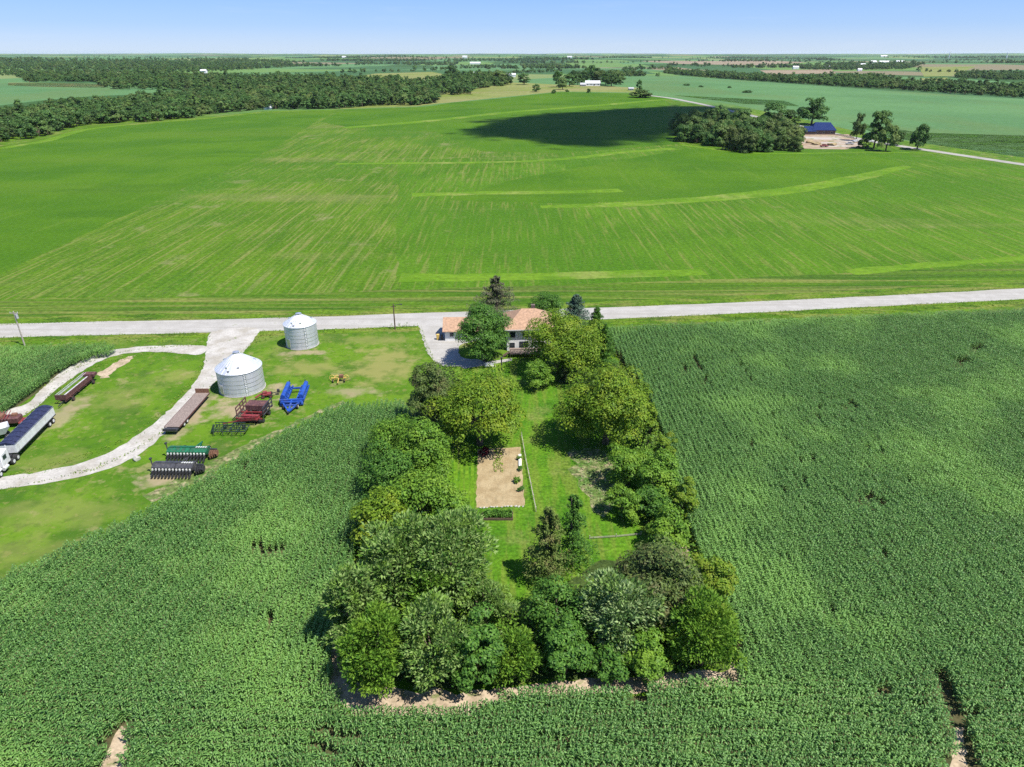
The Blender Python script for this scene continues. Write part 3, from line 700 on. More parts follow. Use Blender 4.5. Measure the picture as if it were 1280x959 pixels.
YARD = [
 ('pine_tree', (600, 641, 347, 404), 'open', 'pine', 'tall greyish brown pine standing by the road behind the house', 1.5, .4),
 ('deciduous_tree', (571, 637, 381, 453), 'broad', 'dark', 'round dark green tree between the garage and the house', .6, .45),
 ('deciduous_tree', (654, 752, 387, 470), 'broad', 'walnut', 'broad yellow green tree covering the right half of the house', 1.2, .48),
 ('conifer_tree', (662, 704, 363, 402), 'broad', 'dark', 'small very dark evergreen beside the road behind the house roof', .3, .4),
 ('spruce_tree', (702, 737, 366, 412), 'cone', 'spruce', 'blue spruce with a pointed tip at the road behind the yard', .2, .4),
 ('spruce_tree', (730, 760, 382, 448), 'cone', 'dark', 'narrow dark spruce at the corn edge beside the broad yellow green tree', .2, .4),
 ('shrub', (652, 690, 449, 486), 'broad', 'green', 'grey green rounded shrub on the lawn below the deck', .1, .4),
 ('shrub', (694, 722, 450, 476), 'broad', 'plum', 'reddish brown shrub under the broad yellow green tree', .1, .4),
 ('deciduous_tree', (512, 566, 447, 540), 'broad', 'plum', 'dull plum brown tree at the lower end of the driveway', .6, .42),
 ('deciduous_tree', (541, 656, 461, 562), 'broad', 'walnut', 'largest yellow green tree, shading the top of the garden plot', 1.2, .5),
 ('deciduous_tree', (702, 818, 451, 560), 'broad', 'walnut', 'huge yellow green tree at the corn edge below the house', 1.2, .5),
 ('shrub', (800, 822, 505, 560), 'broad', 'lime', 'lime green bush trailing along the corn edge beside the huge yellow green tree', .1, .4),
 ('deciduous_tree', (758, 816, 550, 610), 'broad', 'green', 'upper mid green tree of the row down the corn side of the yard', .3, .45),
 ('deciduous_tree', (794, 850, 566, 630), 'broad', 'green', 'mid green tree hard against the corn in the middle of the side row', .3, .45),
 ('shrub', (758, 800, 606, 650), 'broad', 'green', 'low green bush on the yard side of the middle of the side row', .1, .42),
 ('shrub', (790, 838, 606, 650), 'broad', 'dark', 'dark green bush between two mid green bushes of the side row', .1, .42),
 ('deciduous_tree', (808, 864, 636, 690), 'broad', 'green', 'lowest tree of the side row, beside the bare corner at the corn', .3, .45),
 ('deciduous_tree', (768, 872, 676, 785), 'broad', 'plum', 'brownish green tree at the top of the clump in the near corn corner', .6, .45),
 ('deciduous_tree', (836, 927, 742, 838), 'spiky', 'green', 'dense green tree filling the near corner of the yard by the corn', .1, .5),
 ('shrub', (860, 914, 694, 772), 'broad', 'lime', 'lime green bush at the corn edge above the near corner', .1, .42),
 ('deciduous_tree', (728, 824, 718, 818), 'spiky', 'pale', 'pale silvery tree among dark trees at the near end of the yard', .4, .6),
 ('deciduous_tree', (656, 742, 722, 800), 'broad', 'dark', 'dark green tree left of the pale silvery tree', .4, .45),
 ('shrub', (676, 740, 778, 846), 'broad', 'dark', 'dark bush below the dark green tree on the near bare strip', .1, .42),
 ('shrub', (776, 838, 786, 848), 'broad', 'green', 'mid green bush in front of the pale silvery tree', .1, .42),
 ('shrub', (728, 784, 796, 848), 'broad', 'dark', 'dark bush in front of the pale silvery tree, beside the mid green bush', .1, .42),
 ('conifer_tree', (663, 708, 634, 726), 'open', 'cedar', 'thin brownish conifer standing alone on the lawn', .3, .4),
 ('conifer_tree', (697, 737, 618, 706), 'open', 'dark', 'thin darker conifer behind the brownish one on the lawn', .3, .4),
 ('deciduous_tree', (456, 530, 518, 592), 'broad', 'green', 'topmost tree of the row along the farmyard side of the yard', .4, .45),
 ('deciduous_tree', (490, 566, 526, 612), 'broad', 'green', 'mid green tree next to the lawn below the plum brown tree', .4, .45),
 ('deciduous_tree', (450, 520, 560, 630), 'broad', 'dark', 'dark green tree at the bare corn edge of the farmyard side row', .4, .45),
 ('deciduous_tree', (480, 570, 590, 672), 'broad', 'green', 'wide green tree in the middle of the farmyard side row', .4, .47),
 ('deciduous_tree', (438, 516, 612, 692), 'broad', 'walnut', 'yellowish green tree against the corn above the silver maples', .4, .47),
 ('maple_tree', (448, 548, 648, 764), 'spiky', 'silver', 'silver maple with grey green leaves on the corn side of the big clump', .6, .62),
 ('maple_tree', (508, 612, 640, 762), 'spiky', 'silver', 'silver maple with grey green leaves on the lawn side of the big clump', .6, .62),
 ('maple_tree', (402, 472, 708, 808), 'spiky', 'silver', 'smaller silver maple leaning over the bare soil at the corn', .4, .58),
 ('deciduous_tree', (424, 508, 762, 864), 'spiky', 'green', 'green tree at the near corner above the bare soil strip', .1, .52),
 ('deciduous_tree', (498, 582, 752, 856), 'spiky', 'silver', 'grey green tree in the near row beside the corner tree', .1, .55),
 ('shrub', (560, 632, 770, 854), 'broad', 'dark', 'dark green bush in the middle of the near row', .1, .45),
 ('shrub', (608, 676, 782, 850), 'spiky', 'green', 'leafy green bush in the near row left of the dark bush', .1, .5),
 ('shrub', (560, 652, 726, 792), 'spiky', 'silver', 'grey green bush where the lawn ends in the near row', .1, .5),
 ('deciduous_tree', (500, 566, 700, 790), 'spiky', 'green', 'green tree between the silver maples and the near row', .4, .52),
 ('deciduous_tree', (540, 588, 604, 668), 'broad', 'green', 'bright green tree leaning over the lawn above the silver maples', .2, .45),
 ('shrub', (470, 530, 640, 700), 'broad', 'lime', 'lime green bush squeezed between the yellowish tree and the silver maples', .1, .42),
 ('shrub', (820, 846, 540, 580), 'broad', 'lime', 'small lime bush at the corn beside the upper side row', .1, .38),
 ('shrub', (840, 872, 600, 650), 'broad', 'lime', 'lime bush at the corn between two side row trees', .1, .38),
 ('shrub', (886, 922, 760, 806), 'broad', 'lime', 'lowest lime bush at the near corn corner', .1, .38),
 ('spruce_tree', (738, 770, 402, 462), 'cone', 'dark', 'broader dark spruce at the corn just below the narrow one', .2, .4),
]
for nm, box, st, lm, lab, clr, lf in YARD:
    yard_tree(nm, box, st, lm, lab, 'bush' if nm == 'shrub' else 'tree', 'trees and bushes of the yard', clr, lf * (.74 if st != 'spiky' else .86))

# undergrowth that closes the foot of the rows
def leafy_floor(name, polys, hgt, dens_m2, leaf, lm, label=None):
    Ps = []
    for W in polys:
        x0, x1 = min(p[0] for p in W), max(p[0] for p in W); y0, y1 = min(p[1] for p in W), max(p[1] for p in W)
        n = int((x1 - x0) * (y1 - y0) * dens_m2); X = RNG.uniform(x0, x1, n); Y = RNG.uniform(y0, y1, n); k = np_inside(X, Y, W); X, Y = X[k], Y[k]
        cl = .5 + .5 * np.sin(X * 1.1 + 2 * np.sin(Y * .6)) * np.sin(Y * 1.3 + X * .4)
        Ps.append(np.c_[X, Y, (.05 + RNG.random(len(X)) ** 1.5 * hgt * (.35 + .65 * cl))])
    P = np.concatenate(Ps); n = len(P)
    for i in range(n):
        if P[i, 1] > 235: P[i, 2] += height(P[i, 0], P[i, 1])
    Nn = unit(RNG.normal(0, .5, (n, 3)) + np.array([0, -.1, .9])); T = RNG.normal(size=(n, 3)); T = unit(T - np.sum(T * Nn, 1)[:, None] * Nn)
    L = leaf * RNG.uniform(.6, 1.4, n); V, F = cards(P, T, Nn, L, L * .55)
    return tag(link(name, np_mesh(name, V, F), None, LM[lm]), label, None, None, 'stuff')
rows = [[(514, 505), (560, 455), (575, 470), (556, 560), (562, 620), (585, 690), (612, 770), (660, 775), (740, 730), (812, 700), (800, 600), (790, 555), (815, 490), (846, 600), (866, 660), (905, 740), (916, 834), (780, 843), (640, 850), (520, 856), (438, 848), (424, 790), (450, 680), (466, 580)]]
leafy_floor('undergrowth', [wpoly(P, .3, 1.5) for P in rows], 1.5, 7, .42, 'green')
TH = [[(470, 545), (556, 535), (566, 600), (585, 690), (612, 770), (660, 785), (655, 842), (520, 850), (440, 840), (430, 790), (454, 680)], [(660, 775), (740, 740), (800, 705), (862, 692), (900, 745), (912, 828), (780, 838), (660, 844)], [(792, 560), (832, 560), (862, 690), (818, 690), (804, 620)]]
leafy_floor('thicket', [wpoly(P, .3, 1.5) for P in TH], 4.2, 11, .42, 'green')
leafy_floor('field_edge_weeds', [wpoly(P, .2, 1.5) for P in ([(764, 440), (790, 452), (812, 480), (824, 540), (840, 600), (860, 655), (876, 700), (900, 740), (918, 800), (922, 830), (912, 834), (892, 745), (868, 700), (852, 655), (832, 600), (812, 540), (800, 485), (760, 450)],
    [(504, 505), (516, 512), (505, 545), (478, 565), (468, 605), (460, 645), (446, 700), (430, 760), (424, 790), (414, 790), (420, 760), (438, 700), (452, 645), (460, 605), (470, 565), (497, 545)])], 2.0, 9, .36, 'lime')
leafy_floor('weeds_patch', [wpoly([(712, 560), (750, 556), (775, 572), (785, 612), (758, 640), (738, 625), (722, 600)], .4, 1.2)], .8, 5, .3, 'pale')
leafy_floor('long_grass', [wpoly(strip_px, .2, 2, 20) for strip_px in (
    [(0, 426), (250, 419), (268, 420), (262, 429), (170, 430), (128, 428), (0, 431)], [(330, 414), (400, 413), (520, 408), (518, 413), (500, 412), (420, 416), (345, 422), (318, 430)],
    [(760, 401), (900, 395), (1100, 385), (1280, 376), (1400, 370), (1400, 376), (1280, 382), (1100, 391), (900, 400), (765, 406)], [(486, 405), (510, 404), (512, 412), (488, 413)])], .55, 2.2, .34, 'lime')

EDGES = [[(330, 413), (316, 428), (305, 442), (290, 457), (270, 478), (250, 498), (226, 522), (198, 551), (168, 575), (120, 593), (60, 605), (0, 613)], [(0, 596), (60, 588), (110, 576), (145, 561), (180, 538), (206, 517), (230, 494), (250, 470), (257, 450)],
         [(215, 440), (165, 440), (135, 447), (112, 458), (88, 474), (62, 494), (48, 508), (30, 520)], [(258, 431), (200, 432), (165, 434), (130, 439), (100, 452), (75, 465), (52, 486)], [(524, 405), (525, 413), (528, 425), (534, 440), (546, 456)],
         [(-60, 408), (120, 401.5), (250, 399.5), (400, 395.5), (540, 390.5)], [(760, 384), (900, 378.5), (1100, 369.5), (1280, 360)], [(400, 412.5), (470, 410), (520, 408)], [(0, 422.5), (120, 419.5), (250, 416.5)], [(760, 399.5), (900, 393.5), (1100, 383.5), (1280, 374.5)]]
leafy_floor('edge_grass', [strip(E, 1.0, .25) for E in EDGES], .28, 9, .24, 'lime')
leafy_floor('lane_weeds', [strip(E, 1.1, .3) for E in ([(290, 446), (268, 466), (244, 492), (216, 522), (184, 550), (140, 576), (60, 596), (0, 604)], [(215, 436), (160, 437), (125, 444), (98, 458), (70, 476), (44, 502)])], .10, 1.1, .2, 'green')

# far and middle distance trees
def far_tree_meshes(tagname, lm, n=6, r=5.2, c=5.4, leaf=1.15, cover=1.5, zc=6.2, lobes=18):
    out = []
    for i in range(n):
        rg = np.random.default_rng(500 + i + len(tagname) * 31); k = rg.uniform(.85, 1.2)
        V, F, Cn = crown_broad(rg, r, c * k, zc * k, leaf, False, cover, lobes=lobes)
        out.append((np_mesh('crown', V, F), trunk_mesh('trunk', zc * k, .35, Cn, rg, n=6)))
        out[-1][0].materials.append(LM[lm])
    return out
def joined(pair):
    a, b = pair; bm = bmesh.new(); bm.from_mesh(a); nf = len(bm.faces); bm.from_mesh(b)
    bm.faces.ensure_lookup_table()
    for i, f in enumerate(bm.faces): f.material_index = 0 if i < nf else 1
    me = bpy.data.meshes.new('deciduous_tree'); bm.to_mesh(me); bm.free(); me.materials.append(a.materials[0]); me.materials.append(B_bark); return me
FT_ = {k: far_tree_meshes(k, k) for k in ('wood', 'wood2', 'woodd')}
FJ = [joined(p) for k in FT_ for p in FT_[k]]
FINE = {k: far_tree_meshes(k + 'fine', k, 5, leaf=.7, cover=1.8, zc=5.6, lobes=34) for k in ('wood', 'wood2', 'woodd')}

def wood_spots(W, gap, maxn=99999):
    x0, x1 = min(p[0] for p in W), max(p[0] for p in W); y0, y1 = min(p[1] for p in W), max(p[1] for p in W)
    X, Y = np.meshgrid(np.arange(x0, x1, gap), np.arange(y0, y1, gap)); X = X.ravel() + RNG.uniform(-.42, .42, X.size) * gap; Y = Y.ravel() + RNG.uniform(-.42, .42, Y.size) * gap
    k = np_inside(X, Y, W); return np.c_[X[k], Y[k]]
def wp(P): return wpoly(P, 0, 0, 14)
CREEK = wp([(-260, 235), (-120, 206), (0, 180), (60, 170), (105, 156), (170, 154), (240, 148), (262, 143), (330, 137), (420, 136.5), (470, 132), (520, 132), (546, 129), (546, 121), (500, 120), (455, 121), (415, 118), (350, 115), (330, 112), (200, 124), (130, 133), (100, 131), (0, 152), (-120, 172), (-260, 190)])
S = wood_spots(CREEK, 9.5); S = S[np.argsort(S[:, 1] + .2 * np.abs(S[:, 0]))]
vis = np.array([abs(x) < .80 * y + 25 for x, y in S]); S = np.concatenate([S[vis], S[~vis]])
NW = 150
for x, y in S[:NW]:
    s = RNG.uniform(.75, 1.35); o = bpy.data.objects.new('deciduous_tree', FJ[RNG.integers(0, len(FJ))]); C.objects.link(o)
    o.location = (x, y, height(x, y) - 1.4 * s); o.rotation_euler = (0, 0, RNG.uniform(0, 6.28)); o.scale = (s * RNG.uniform(.9, 1.15), s * RNG.uniform(.9, 1.15), s * RNG.uniform(.85, 1.15))
    tag(o, 'dark green tree along the field edge of the creek wood', 'tree', 'trees along the edge of the creek wood')
stuffpts = [S[NW:]]
for P, g in (([(30, 104), (60, 102), (125, 103), (128, 98), (40, 98)], 14), ([(132, 112), (280, 113), (330, 108), (430, 114), (520, 117), (545, 118), (545, 108), (500, 104), (430, 100), (400, 98), (300, 98), (250, 96), (140, 96), (20, 96), (30, 99), (120, 102)], 16),
             ([(-200, 97), (20, 95), (140, 94), (250, 91), (370, 84), (360, 80), (250, 79), (100, 78), (-200, 80)], 38), ([(-200, 79), (100, 77.5), (300, 78), (390, 80), (320, 75), (100, 74.5), (-200, 74.5)], 60),
             ([(540, 118), (588, 119), (592, 112), (640, 106), (630, 98), (600, 97), (560, 98), (545, 104), (535, 112)], 11),
             ([(830, 92), (880, 97), (940, 101), (1000, 105), (1060, 109), (1130, 113), (1200, 118), (1285, 123), (1420, 132), (1420, 120), (1280, 113), (1190, 108), (1160, 107), (1120, 105), (1100, 98), (1050, 98), (1000, 100), (940, 97), (880, 93), (835, 90)], 13),
             ([(1190, 98), (1285, 101), (1420, 105), (1420, 96), (1280, 94), (1200, 94)], 16), ([(1000, 87), (1060, 88), (1130, 87), (1150, 83), (1120, 81), (1050, 85), (1000, 84)], 22),
             ([(720, 94), (790, 92), (810, 95), (740, 98)], 16), ([(660, 85), (705, 84), (700, 82), (650, 82)], 22), ([(555, 78), (600, 77), (640, 77), (720, 76), (700, 74), (560, 75)], 42), ([(860, 73.5), (1000, 74), (1040, 75), (1030, 73), (900, 72)], 60), ([(1130, 73), (1200, 73), (1280, 72.5), (1280, 71.5), (1140, 71.5)], 90), ([(400, 73.6), (560, 73.6), (560, 72.4), (400, 72.6)], 90)):
    stuffpts.append(wood_spots(wp(P), g))
for a, b, g in (((548, 87), (640, 84), 16), ((640, 92), (700, 90), 14), ((505, 101), (470, 104), 12), ((430, 92), (560, 88), 22), ((780, 88), (840, 86), 15), ((700, 80), (830, 78), 30), ((870, 84), (990, 82), 22), ((600, 73), (860, 72), 120), ((1050, 80), (1280, 78), 40), ((430, 82), (540, 80), 30), ((1150, 90), (1280, 92), 18), ((820, 96), (700, 93), 26)):
    pa, pb = at(*a), at(*b); n = int((pb - pa).length / g); q = [pa.lerp(pb, (k + RNG.uniform(-.4, .4)) / n) for k in range(n)]
    stuffpts.append(np.array([(p.x + RNG.normal(0, g * .25), p.y + RNG.normal(0, g * .3)) for p in q if RNG.random() > .25]))
rl = random.Random(31)
for k in range(46):
    py = 71.6 + 17 * rl.random() ** 1.5; px = rl.uniform(-60, 1340); ln = rl.uniform(30, 150); pa, pb = at(px, py), at(px + ln, py + rl.uniform(-.8, .8)); g = max(14, mpp(pa) * 2.0)
    n = max(2, int((pb - pa).length / g)); q = [pa.lerp(pb, (i + rl.uniform(-.4, .4)) / n) for i in range(n)]; thick = rl.choice((1, 1, 2, 4))
    for p in q:
        if rl.random() > .2: stuffpts.append(np.array([(p.x + rl.gauss(0, g * .3), p.y + rl.gauss(0, g * .4 * thick)) for _ in range(thick)]))
WPT = np.concatenate(stuffpts)[:26000]
zz = np.array([height(x, y) - 1.4 for x, y in WPT]); n = len(WPT)
sc_ = RNG.uniform(.75, 1.3, n) * (1 + .25 * (WPT[:, 1] > 2500))
scatter('distant_woods', np.c_[WPT, zz], np.c_[np.zeros(n), np.zeros(n), RNG.uniform(0, 6.28, n)], np.c_[sc_ * RNG.uniform(.9, 1.2, n), sc_ * RNG.uniform(.9, 1.2, n), sc_ * RNG.uniform(.85, 1.15, n)], RNG.integers(0, len(FJ), n), FJ, 'far off woods and hedgerows fading towards the horizon')

def mid_tree(px, py, wpx, hpx, kind, label, group=None, fine=True):
    """A tree with crown and trunk, its foot at a pixel and about wpx by hpx pixels large."""
    p = at(px, py); s = mpp(p); cr, tr = FINE[kind][RNG.integers(0, 5)]
    z = max(v.co.z for v in cr.vertices)
    root = empty('deciduous_tree', (p.x, p.y, p.z - .9), RNG.uniform(0, 6.28), label, 'tree', group)
    root.scale = (wpx * s / 10.6, wpx * s / 10.6, hpx * s / z)
    for nm, me in (('crown', cr), ('trunk', tr)):
        o = bpy.data.objects.new(nm, me); C.objects.link(o); o.parent = root
    return root
# windbreak beside the blue roofed house
WB_ = wp([(846, 176), (880, 184), (930, 191), (1000, 191), (1002, 172), (960, 163), (900, 150), (868, 146), (846, 150)])
for i, (x, y) in enumerate(sorted(map(tuple, wood_spots(WB_, 9.4)), key=lambda q: q[1])[:120]):
    k = ['wood', 'woodd', 'wood2', 'wood2'][RNG.integers(0, 4)]; cr, tr = FINE[k][RNG.integers(0, 5)]; s = RNG.uniform(.85, 1.5)
    root = empty('deciduous_tree', (x, y, height(x, y) - 2.3 * s), RNG.uniform(0, 6.28), 'leafy tree of the thick windbreak beside the blue roofed house', 'tree', 'windbreak trees beside the blue roofed house')
    root.scale = (s * RNG.uniform(.75, 1.05), s * RNG.uniform(.75, 1.05), s * RNG.uniform(.95, 1.25))
    for nm, me in (('crown', cr), ('trunk', tr)):
        o = bpy.data.objects.new(nm, me); C.objects.link(o); o.parent = root
for a in ((966, 160, 34, 32, 'woodd', 'dark tree rising behind the windbreak'), (1014, 156, 36, 35, 'woodd', 'tall dark tree rising straight behind the blue roofed house'),
          (985, 160, 26, 24, 'wood', 'mid green tree between the two dark trees behind the windbreak'),
          (1070, 176, 16, 36, 'wood2', 'thin tall tree right beside the drive of the blue roofed house'), (1092, 186, 28, 48, 'wood', 'tallest sparse tree by the parked cars at the blue roofed house'),
          (1107, 189, 24, 36, 'wood2', 'brownish tree right of the tallest sparse tree'), (1146, 187, 25, 34, 'woodd', 'round dark tree standing alone next to the side road'),
          (1078, 186, 14, 14, 'wood', 'low bush below the thin tall tree'), (1122, 182, 14, 20, 'wood', 'small tree between the brownish tree and the round dark tree')):
    mid_tree(*a[:5], a[5], 'trees round the blue roofed house')
for a in ((800, 122, 28, 11, 'wood2', 'low brownish thicket where the side road leaves the field'), (798, 119, 9, 19, 'woodd', 'pointed dark tree behind the brownish thicket'),
          (670, 115, 12, 10, 'woodd', 'two dark trees close together on the pale meadow'), (698, 109, 14, 20, 'woodd', 'dark tree at the end of the hilltop farm'), (712, 108, 16, 16, 'wood', 'round tree next to the dark end tree of the hilltop farm'),
          (692, 117, 7, 6, 'woodd', 'small bush on the meadow below the hilltop farm'), (736, 116, 6, 6, 'woodd', 'small bush in the field edge below the white hilltop house'), (709, 115, 5, 4, 'wood', 'tiny bush beside the meadow below the hilltop farm'),
          (750, 106, 24, 18, 'wood2', 'olive tree behind the white hilltop house'), (764, 108, 18, 15, 'woodd', 'dark tree at the far end of the hilltop farm row'), (738, 102, 14, 20, 'woodd', 'tall dark tree behind the white hilltop house roof'),
          (655, 106, 18, 15, 'wood', 'green tree beside the white shed in the meadow'), (624, 104, 22, 16, 'wood2', 'olive tree at the left of the white shed in the meadow'), (722, 106, 14, 14, 'wood', 'green tree touching the white hilltop house'),
          (703, 112, 13, 15, 'wood2', 'olive tree beside the dark end tree of the hilltop farm'), (729, 104, 16, 15, 'woodd', 'dark tree behind the small grey shed'), (757, 107, 15, 16, 'woodd', 'dark tree touching the far gable of the white hilltop house'),
          (745, 100, 18, 15, 'wood', 'green tree behind the roof ridge of the white hilltop house'), (770, 103, 18, 15, 'wood2', 'olive tree near the far end of the hilltop farm row'), (717, 102, 13, 14, 'woodd', 'dark tree behind the round tree of the hilltop farm'), (806, 122, 18, 10, 'wood2', 'second low brownish thicket at the side road'),
          (858, 107, 9, 3, 'woodd', 'low dark bush alone in the blue green field, nearest the far trees'), (876, 109, 7, 3, 'woodd', 'small low bush in the blue green field behind the windbreak'), (934, 116, 13, 4, 'woodd', 'wide low dark bush in the middle of the blue green field'), (912, 110, 7, 3, 'wood', 'low green bush in the blue green field above the wide dark one'),
          (565, 100, 12, 18, 'woodd', 'tall pointed tree above the wood by the meadow'), (776, 106, 14, 11, 'wood', 'last small tree of the hilltop farm row')):
    mid_tree(*a[:5], a[5], 'trees round the hilltop farms')

# ------------------------------------------------------------------ paints
P_galv = paint('galvanised_steel', (.60, .62, .65), rough=.34, metal=.75, var=.10, scale=1.2, dirt=(.42, .42, .42, .4))
P_galvroof = paint('galvanised_roof', (.70, .71, .73), rough=.38, metal=.55, var=.08, scale=1.5)
P_dark = paint('dark_steel', (.035, .035, .04), rough=.55)
P_black = paint('black_rubber', (.022, .022, .022), rough=.8)
P_blue = paint('blue_paint', (.014, .060, .30), rough=.45, scale=1.2, dirt=(.07, .09, .17, .6))
P_red = paint('red_paint', (.17, .022, .025), rough=.6, var=.4, dirt=(.13, .07, .05, .85))
P_maroon = paint('rusty_maroon', (.085, .036, .036), rough=.7, dirt=(.20, .10, .07, .6))
P_green = paint('implement_green', (.008, .10, .045), rough=.55, var=.35, dirt=(.05, .075, .045, .7))
P_dkgreen = paint('dark_green_frame', (.018, .042, .030), rough=.6, dirt=(.06, .06, .045, .6))
P_grey = paint('dark_grey_paint', (.045, .045, .050), rough=.5, dirt=(.10, .095, .09, .6))
P_white = paint('white_paint', (.58, .58, .58), rough=.5, var=.1, scale=2, dirt=(.34, .32, .29, .55))
P_pale = paint('pale_plastic', (.60, .60, .55), rough=.5)
P_tarp = paint('navy_tarp', (.018, .022, .055), rough=.6, var=.35)
P_deckw = paint('weathered_plank', (.21, .165, .14), rough=.85, var=.3, scale=6, dirt=(.13, .10, .09, .6))
P_rust = paint('rust', (.17, .085, .05), rough=.85, var=.4, scale=6)
P_yellow = paint('faded_yellow', (.52, .36, .09), rough=.6, dirt=(.30, .22, .10, .7))
P_wood = paint('brown_wood', (.105, .070, .050), rough=.85, var=.3)
P_pole = paint('weathered_pole', (.34, .30, .26), rough=.9, var=.2)
P_glass = paint('window_glass', (.02, .03, .04), rough=.08, spec=.6)
P_tileroof = paint('orange_shingle', (.345, .215, .135), rough=.85, var=.22, scale=2.2, dirt=(.27, .175, .12, .6))
P_wall = paint('white_siding', (.70, .70, .69), rough=.6, var=.05)
P_navyroof = paint('navy_metal_roof', (.012, .026, .095), rough=.75, var=.15, spec=.08)
P_brick = paint('brown_wall', (.13, .095, .08), rough=.8)
P_greyroof = paint('grey_roof', (.36, .36, .37), rough=.7)
P_tanwall = paint('tan_wall', (.48, .43, .36), rough=.7)
P_stone = paint('white_rock', (.36, .35, .30), rough=.8)
P_chrome = paint('tanker_alloy', (.68, .68, .69), rough=.35, metal=.4, var=.1)

def corrug(name, base, n=90):
    m, nt, N, L = nodes_of(name)
    tc = N('ShaderNodeTexCoord').outputs['Object']; s = N('ShaderNodeSeparateXYZ'); L(tc, s.inputs[0])
    mt = N('ShaderNodeMath', operation='MULTIPLY'); mt.inputs[1].default_value = 2 * PI / .14; L(s.outputs['Z'], mt.inputs[0])
    sn = N('ShaderNodeMath', operation='SINE'); L(mt.outputs[0], sn.inputs[0])
    bp = N('ShaderNodeBump'); bp.inputs['Strength'].default_value = .5; bp.inputs['Distance'].default_value = .03; L(sn.outputs[0], bp.inputs['Height'])
    f = noise_fac(N, L, tc, (1, 1, .15), 1.1, 5); c = mix(N, L, ramp(N, L, f, .3, .7), tuple(v * .84 for v in base), base)
    g = N('ShaderNodeMath', operation='FRACT'); q = N('ShaderNodeMath', operation='DIVIDE'); q.inputs[1].default_value = .82; L(s.outputs['Z'], q.inputs[0]); L(q.outputs[0], g.inputs[0])
    c = mix(N, L, ramp(N, L, g.outputs[0], .07, .0, .35), c, (.3, .3, .32))
    b = N('ShaderNodeBsdfPrincipled'); b.inputs['Roughness'].default_value = .42; b.inputs['Metallic'].default_value = .55; L(c, b.inputs['Base Color']); L(bp.outputs[0], b.inputs['Normal'])
    o = N('ShaderNodeOutputMaterial'); L(b.outputs[0], o.inputs[0]); return m
P_corr = corrug('corrugated_steel', (.66, .67, .69))

# ------------------------------------------------------------------ grain bins
def grain_bin(px, py, wpx, wall_px, roof, label):
    p = at(px, py); s = mpp(p); r = wpx / 2 * s; p = p + Vector((p.x, p.y, 0)).normalized() * r; p.z = 0; s = mpp(p); r = wpx / 2 * s; hw = wall_px * s / .90
    t = empty('grain_bin', p, 0, label, 'grain bin', 'grain bins')
    MB().lathe([(r, 0), (r, hw)], 64).build('wall', P_corr, t, smooth=True)
    MB().lathe([(r + .12, 0), (r + .12, .12), (r, .12)], 48).build('footing', M_gravel, t)
    rb = MB().lathe([(r + .10, hw - .05), (r + .10, hw + .02), (.45, hw + roof), (.45, hw + roof + .02)], 64); ro = rb.build('roof', P_galvroof, t)
    rr = MB()
    for k in range(28):
        a = 2 * PI * k / 28; rr.beam(((r + .08) * math.cos(a), (r + .08) * math.sin(a), hw + .03), (.5 * math.cos(a), .5 * math.sin(a), hw + roof + .02), .05, .06)
    rr.build('rib', P_galvroof, ro)
    MB().lathe([(.55, hw + roof), (.55, hw + roof + .22), (.62, hw + roof + .24), (.0, hw + roof + .42)], 24).build('cap', P_galv, ro)
    for a in (-1.9, -1.2, .4, 1.6, 2.8):
        x, y = .72 * r * math.cos(a), .72 * r * math.sin(a); z = hw + roof * .29
        MB().box((x, y, z + .12), (.45, .45, .3), rz=a).build('vent', P_galv, ro)
    MB().box((.86 * r * math.cos(-1.72), .86 * r * math.sin(-1.72), hw + roof * .14 + .1), (.42, .36, .14), rz=-1.72).build('inspection_hatch', P_dark, ro)
    a = -2.2; MB().box(((r + .03) * math.cos(a), (r + .03) * math.sin(a), 1.35), (.12, .95, 1.9), rz=a).build('door', P_galv, t)
    ld = MB(); a = -1.0
    for o in (-.2, .2):
        ld.beam(((r + .1) * math.cos(a) - o * math.sin(a), (r + .1) * math.sin(a) + o * math.cos(a), .4), ((r + .1) * math.cos(a) - o * math.sin(a), (r + .1) * math.sin(a) + o * math.cos(a), hw + .2), .04, .04)
    for k in range(int(hw / .35)):
        z = .5 + k * .35; ld.bar(((r + .1) * math.cos(a) + .2 * math.sin(a), (r + .1) * math.sin(a) - .2 * math.cos(a), z), ((r + .1) * math.cos(a) - .2 * math.sin(a), (r + .1) * math.sin(a) + .2 * math.cos(a), z), .015, n=5)
    ld.build('ladder', P_galv, t)
    rg_ = MB()
    for k in range(1, int(hw / .82) + 1): rg_.lathe([(r + .012, k * .82 - .03), (r + .022, k * .82), (r + .012, k * .82 + .03)], 64)
    rg_.build('seam_band', P_galv, t, smooth=True)
    return t
grain_bin(379.5, 437.5, 39, 26, 1.9, 'smaller grey grain bin close to the road')
grain_bin(305.5, 496, 54, 27, 2.7, 'larger silver grain bin with a white cone roof beside the gravel lane')

# ------------------------------------------------------------------ farm machines
def axle_wheel(t, c, r, w, axis='Y', rim=P_white):
    o = MB().wheel(c, r, w, axis).build('wheel', P_black, t, bevel=.03)
    MB().wheel(c, r * .55, w + .03, axis, 12).build('rim', rim, o); return o
def base(px, py): return at(px, py)
def line_frame(a, b, z=0):
    """Base point, heading and length of something lying between two ground pixels."""
    pa, pb = at(*a), at(*b); v = pb - pa
    return (pa + pb) / 2, math.atan2(v.y, v.x), v.length

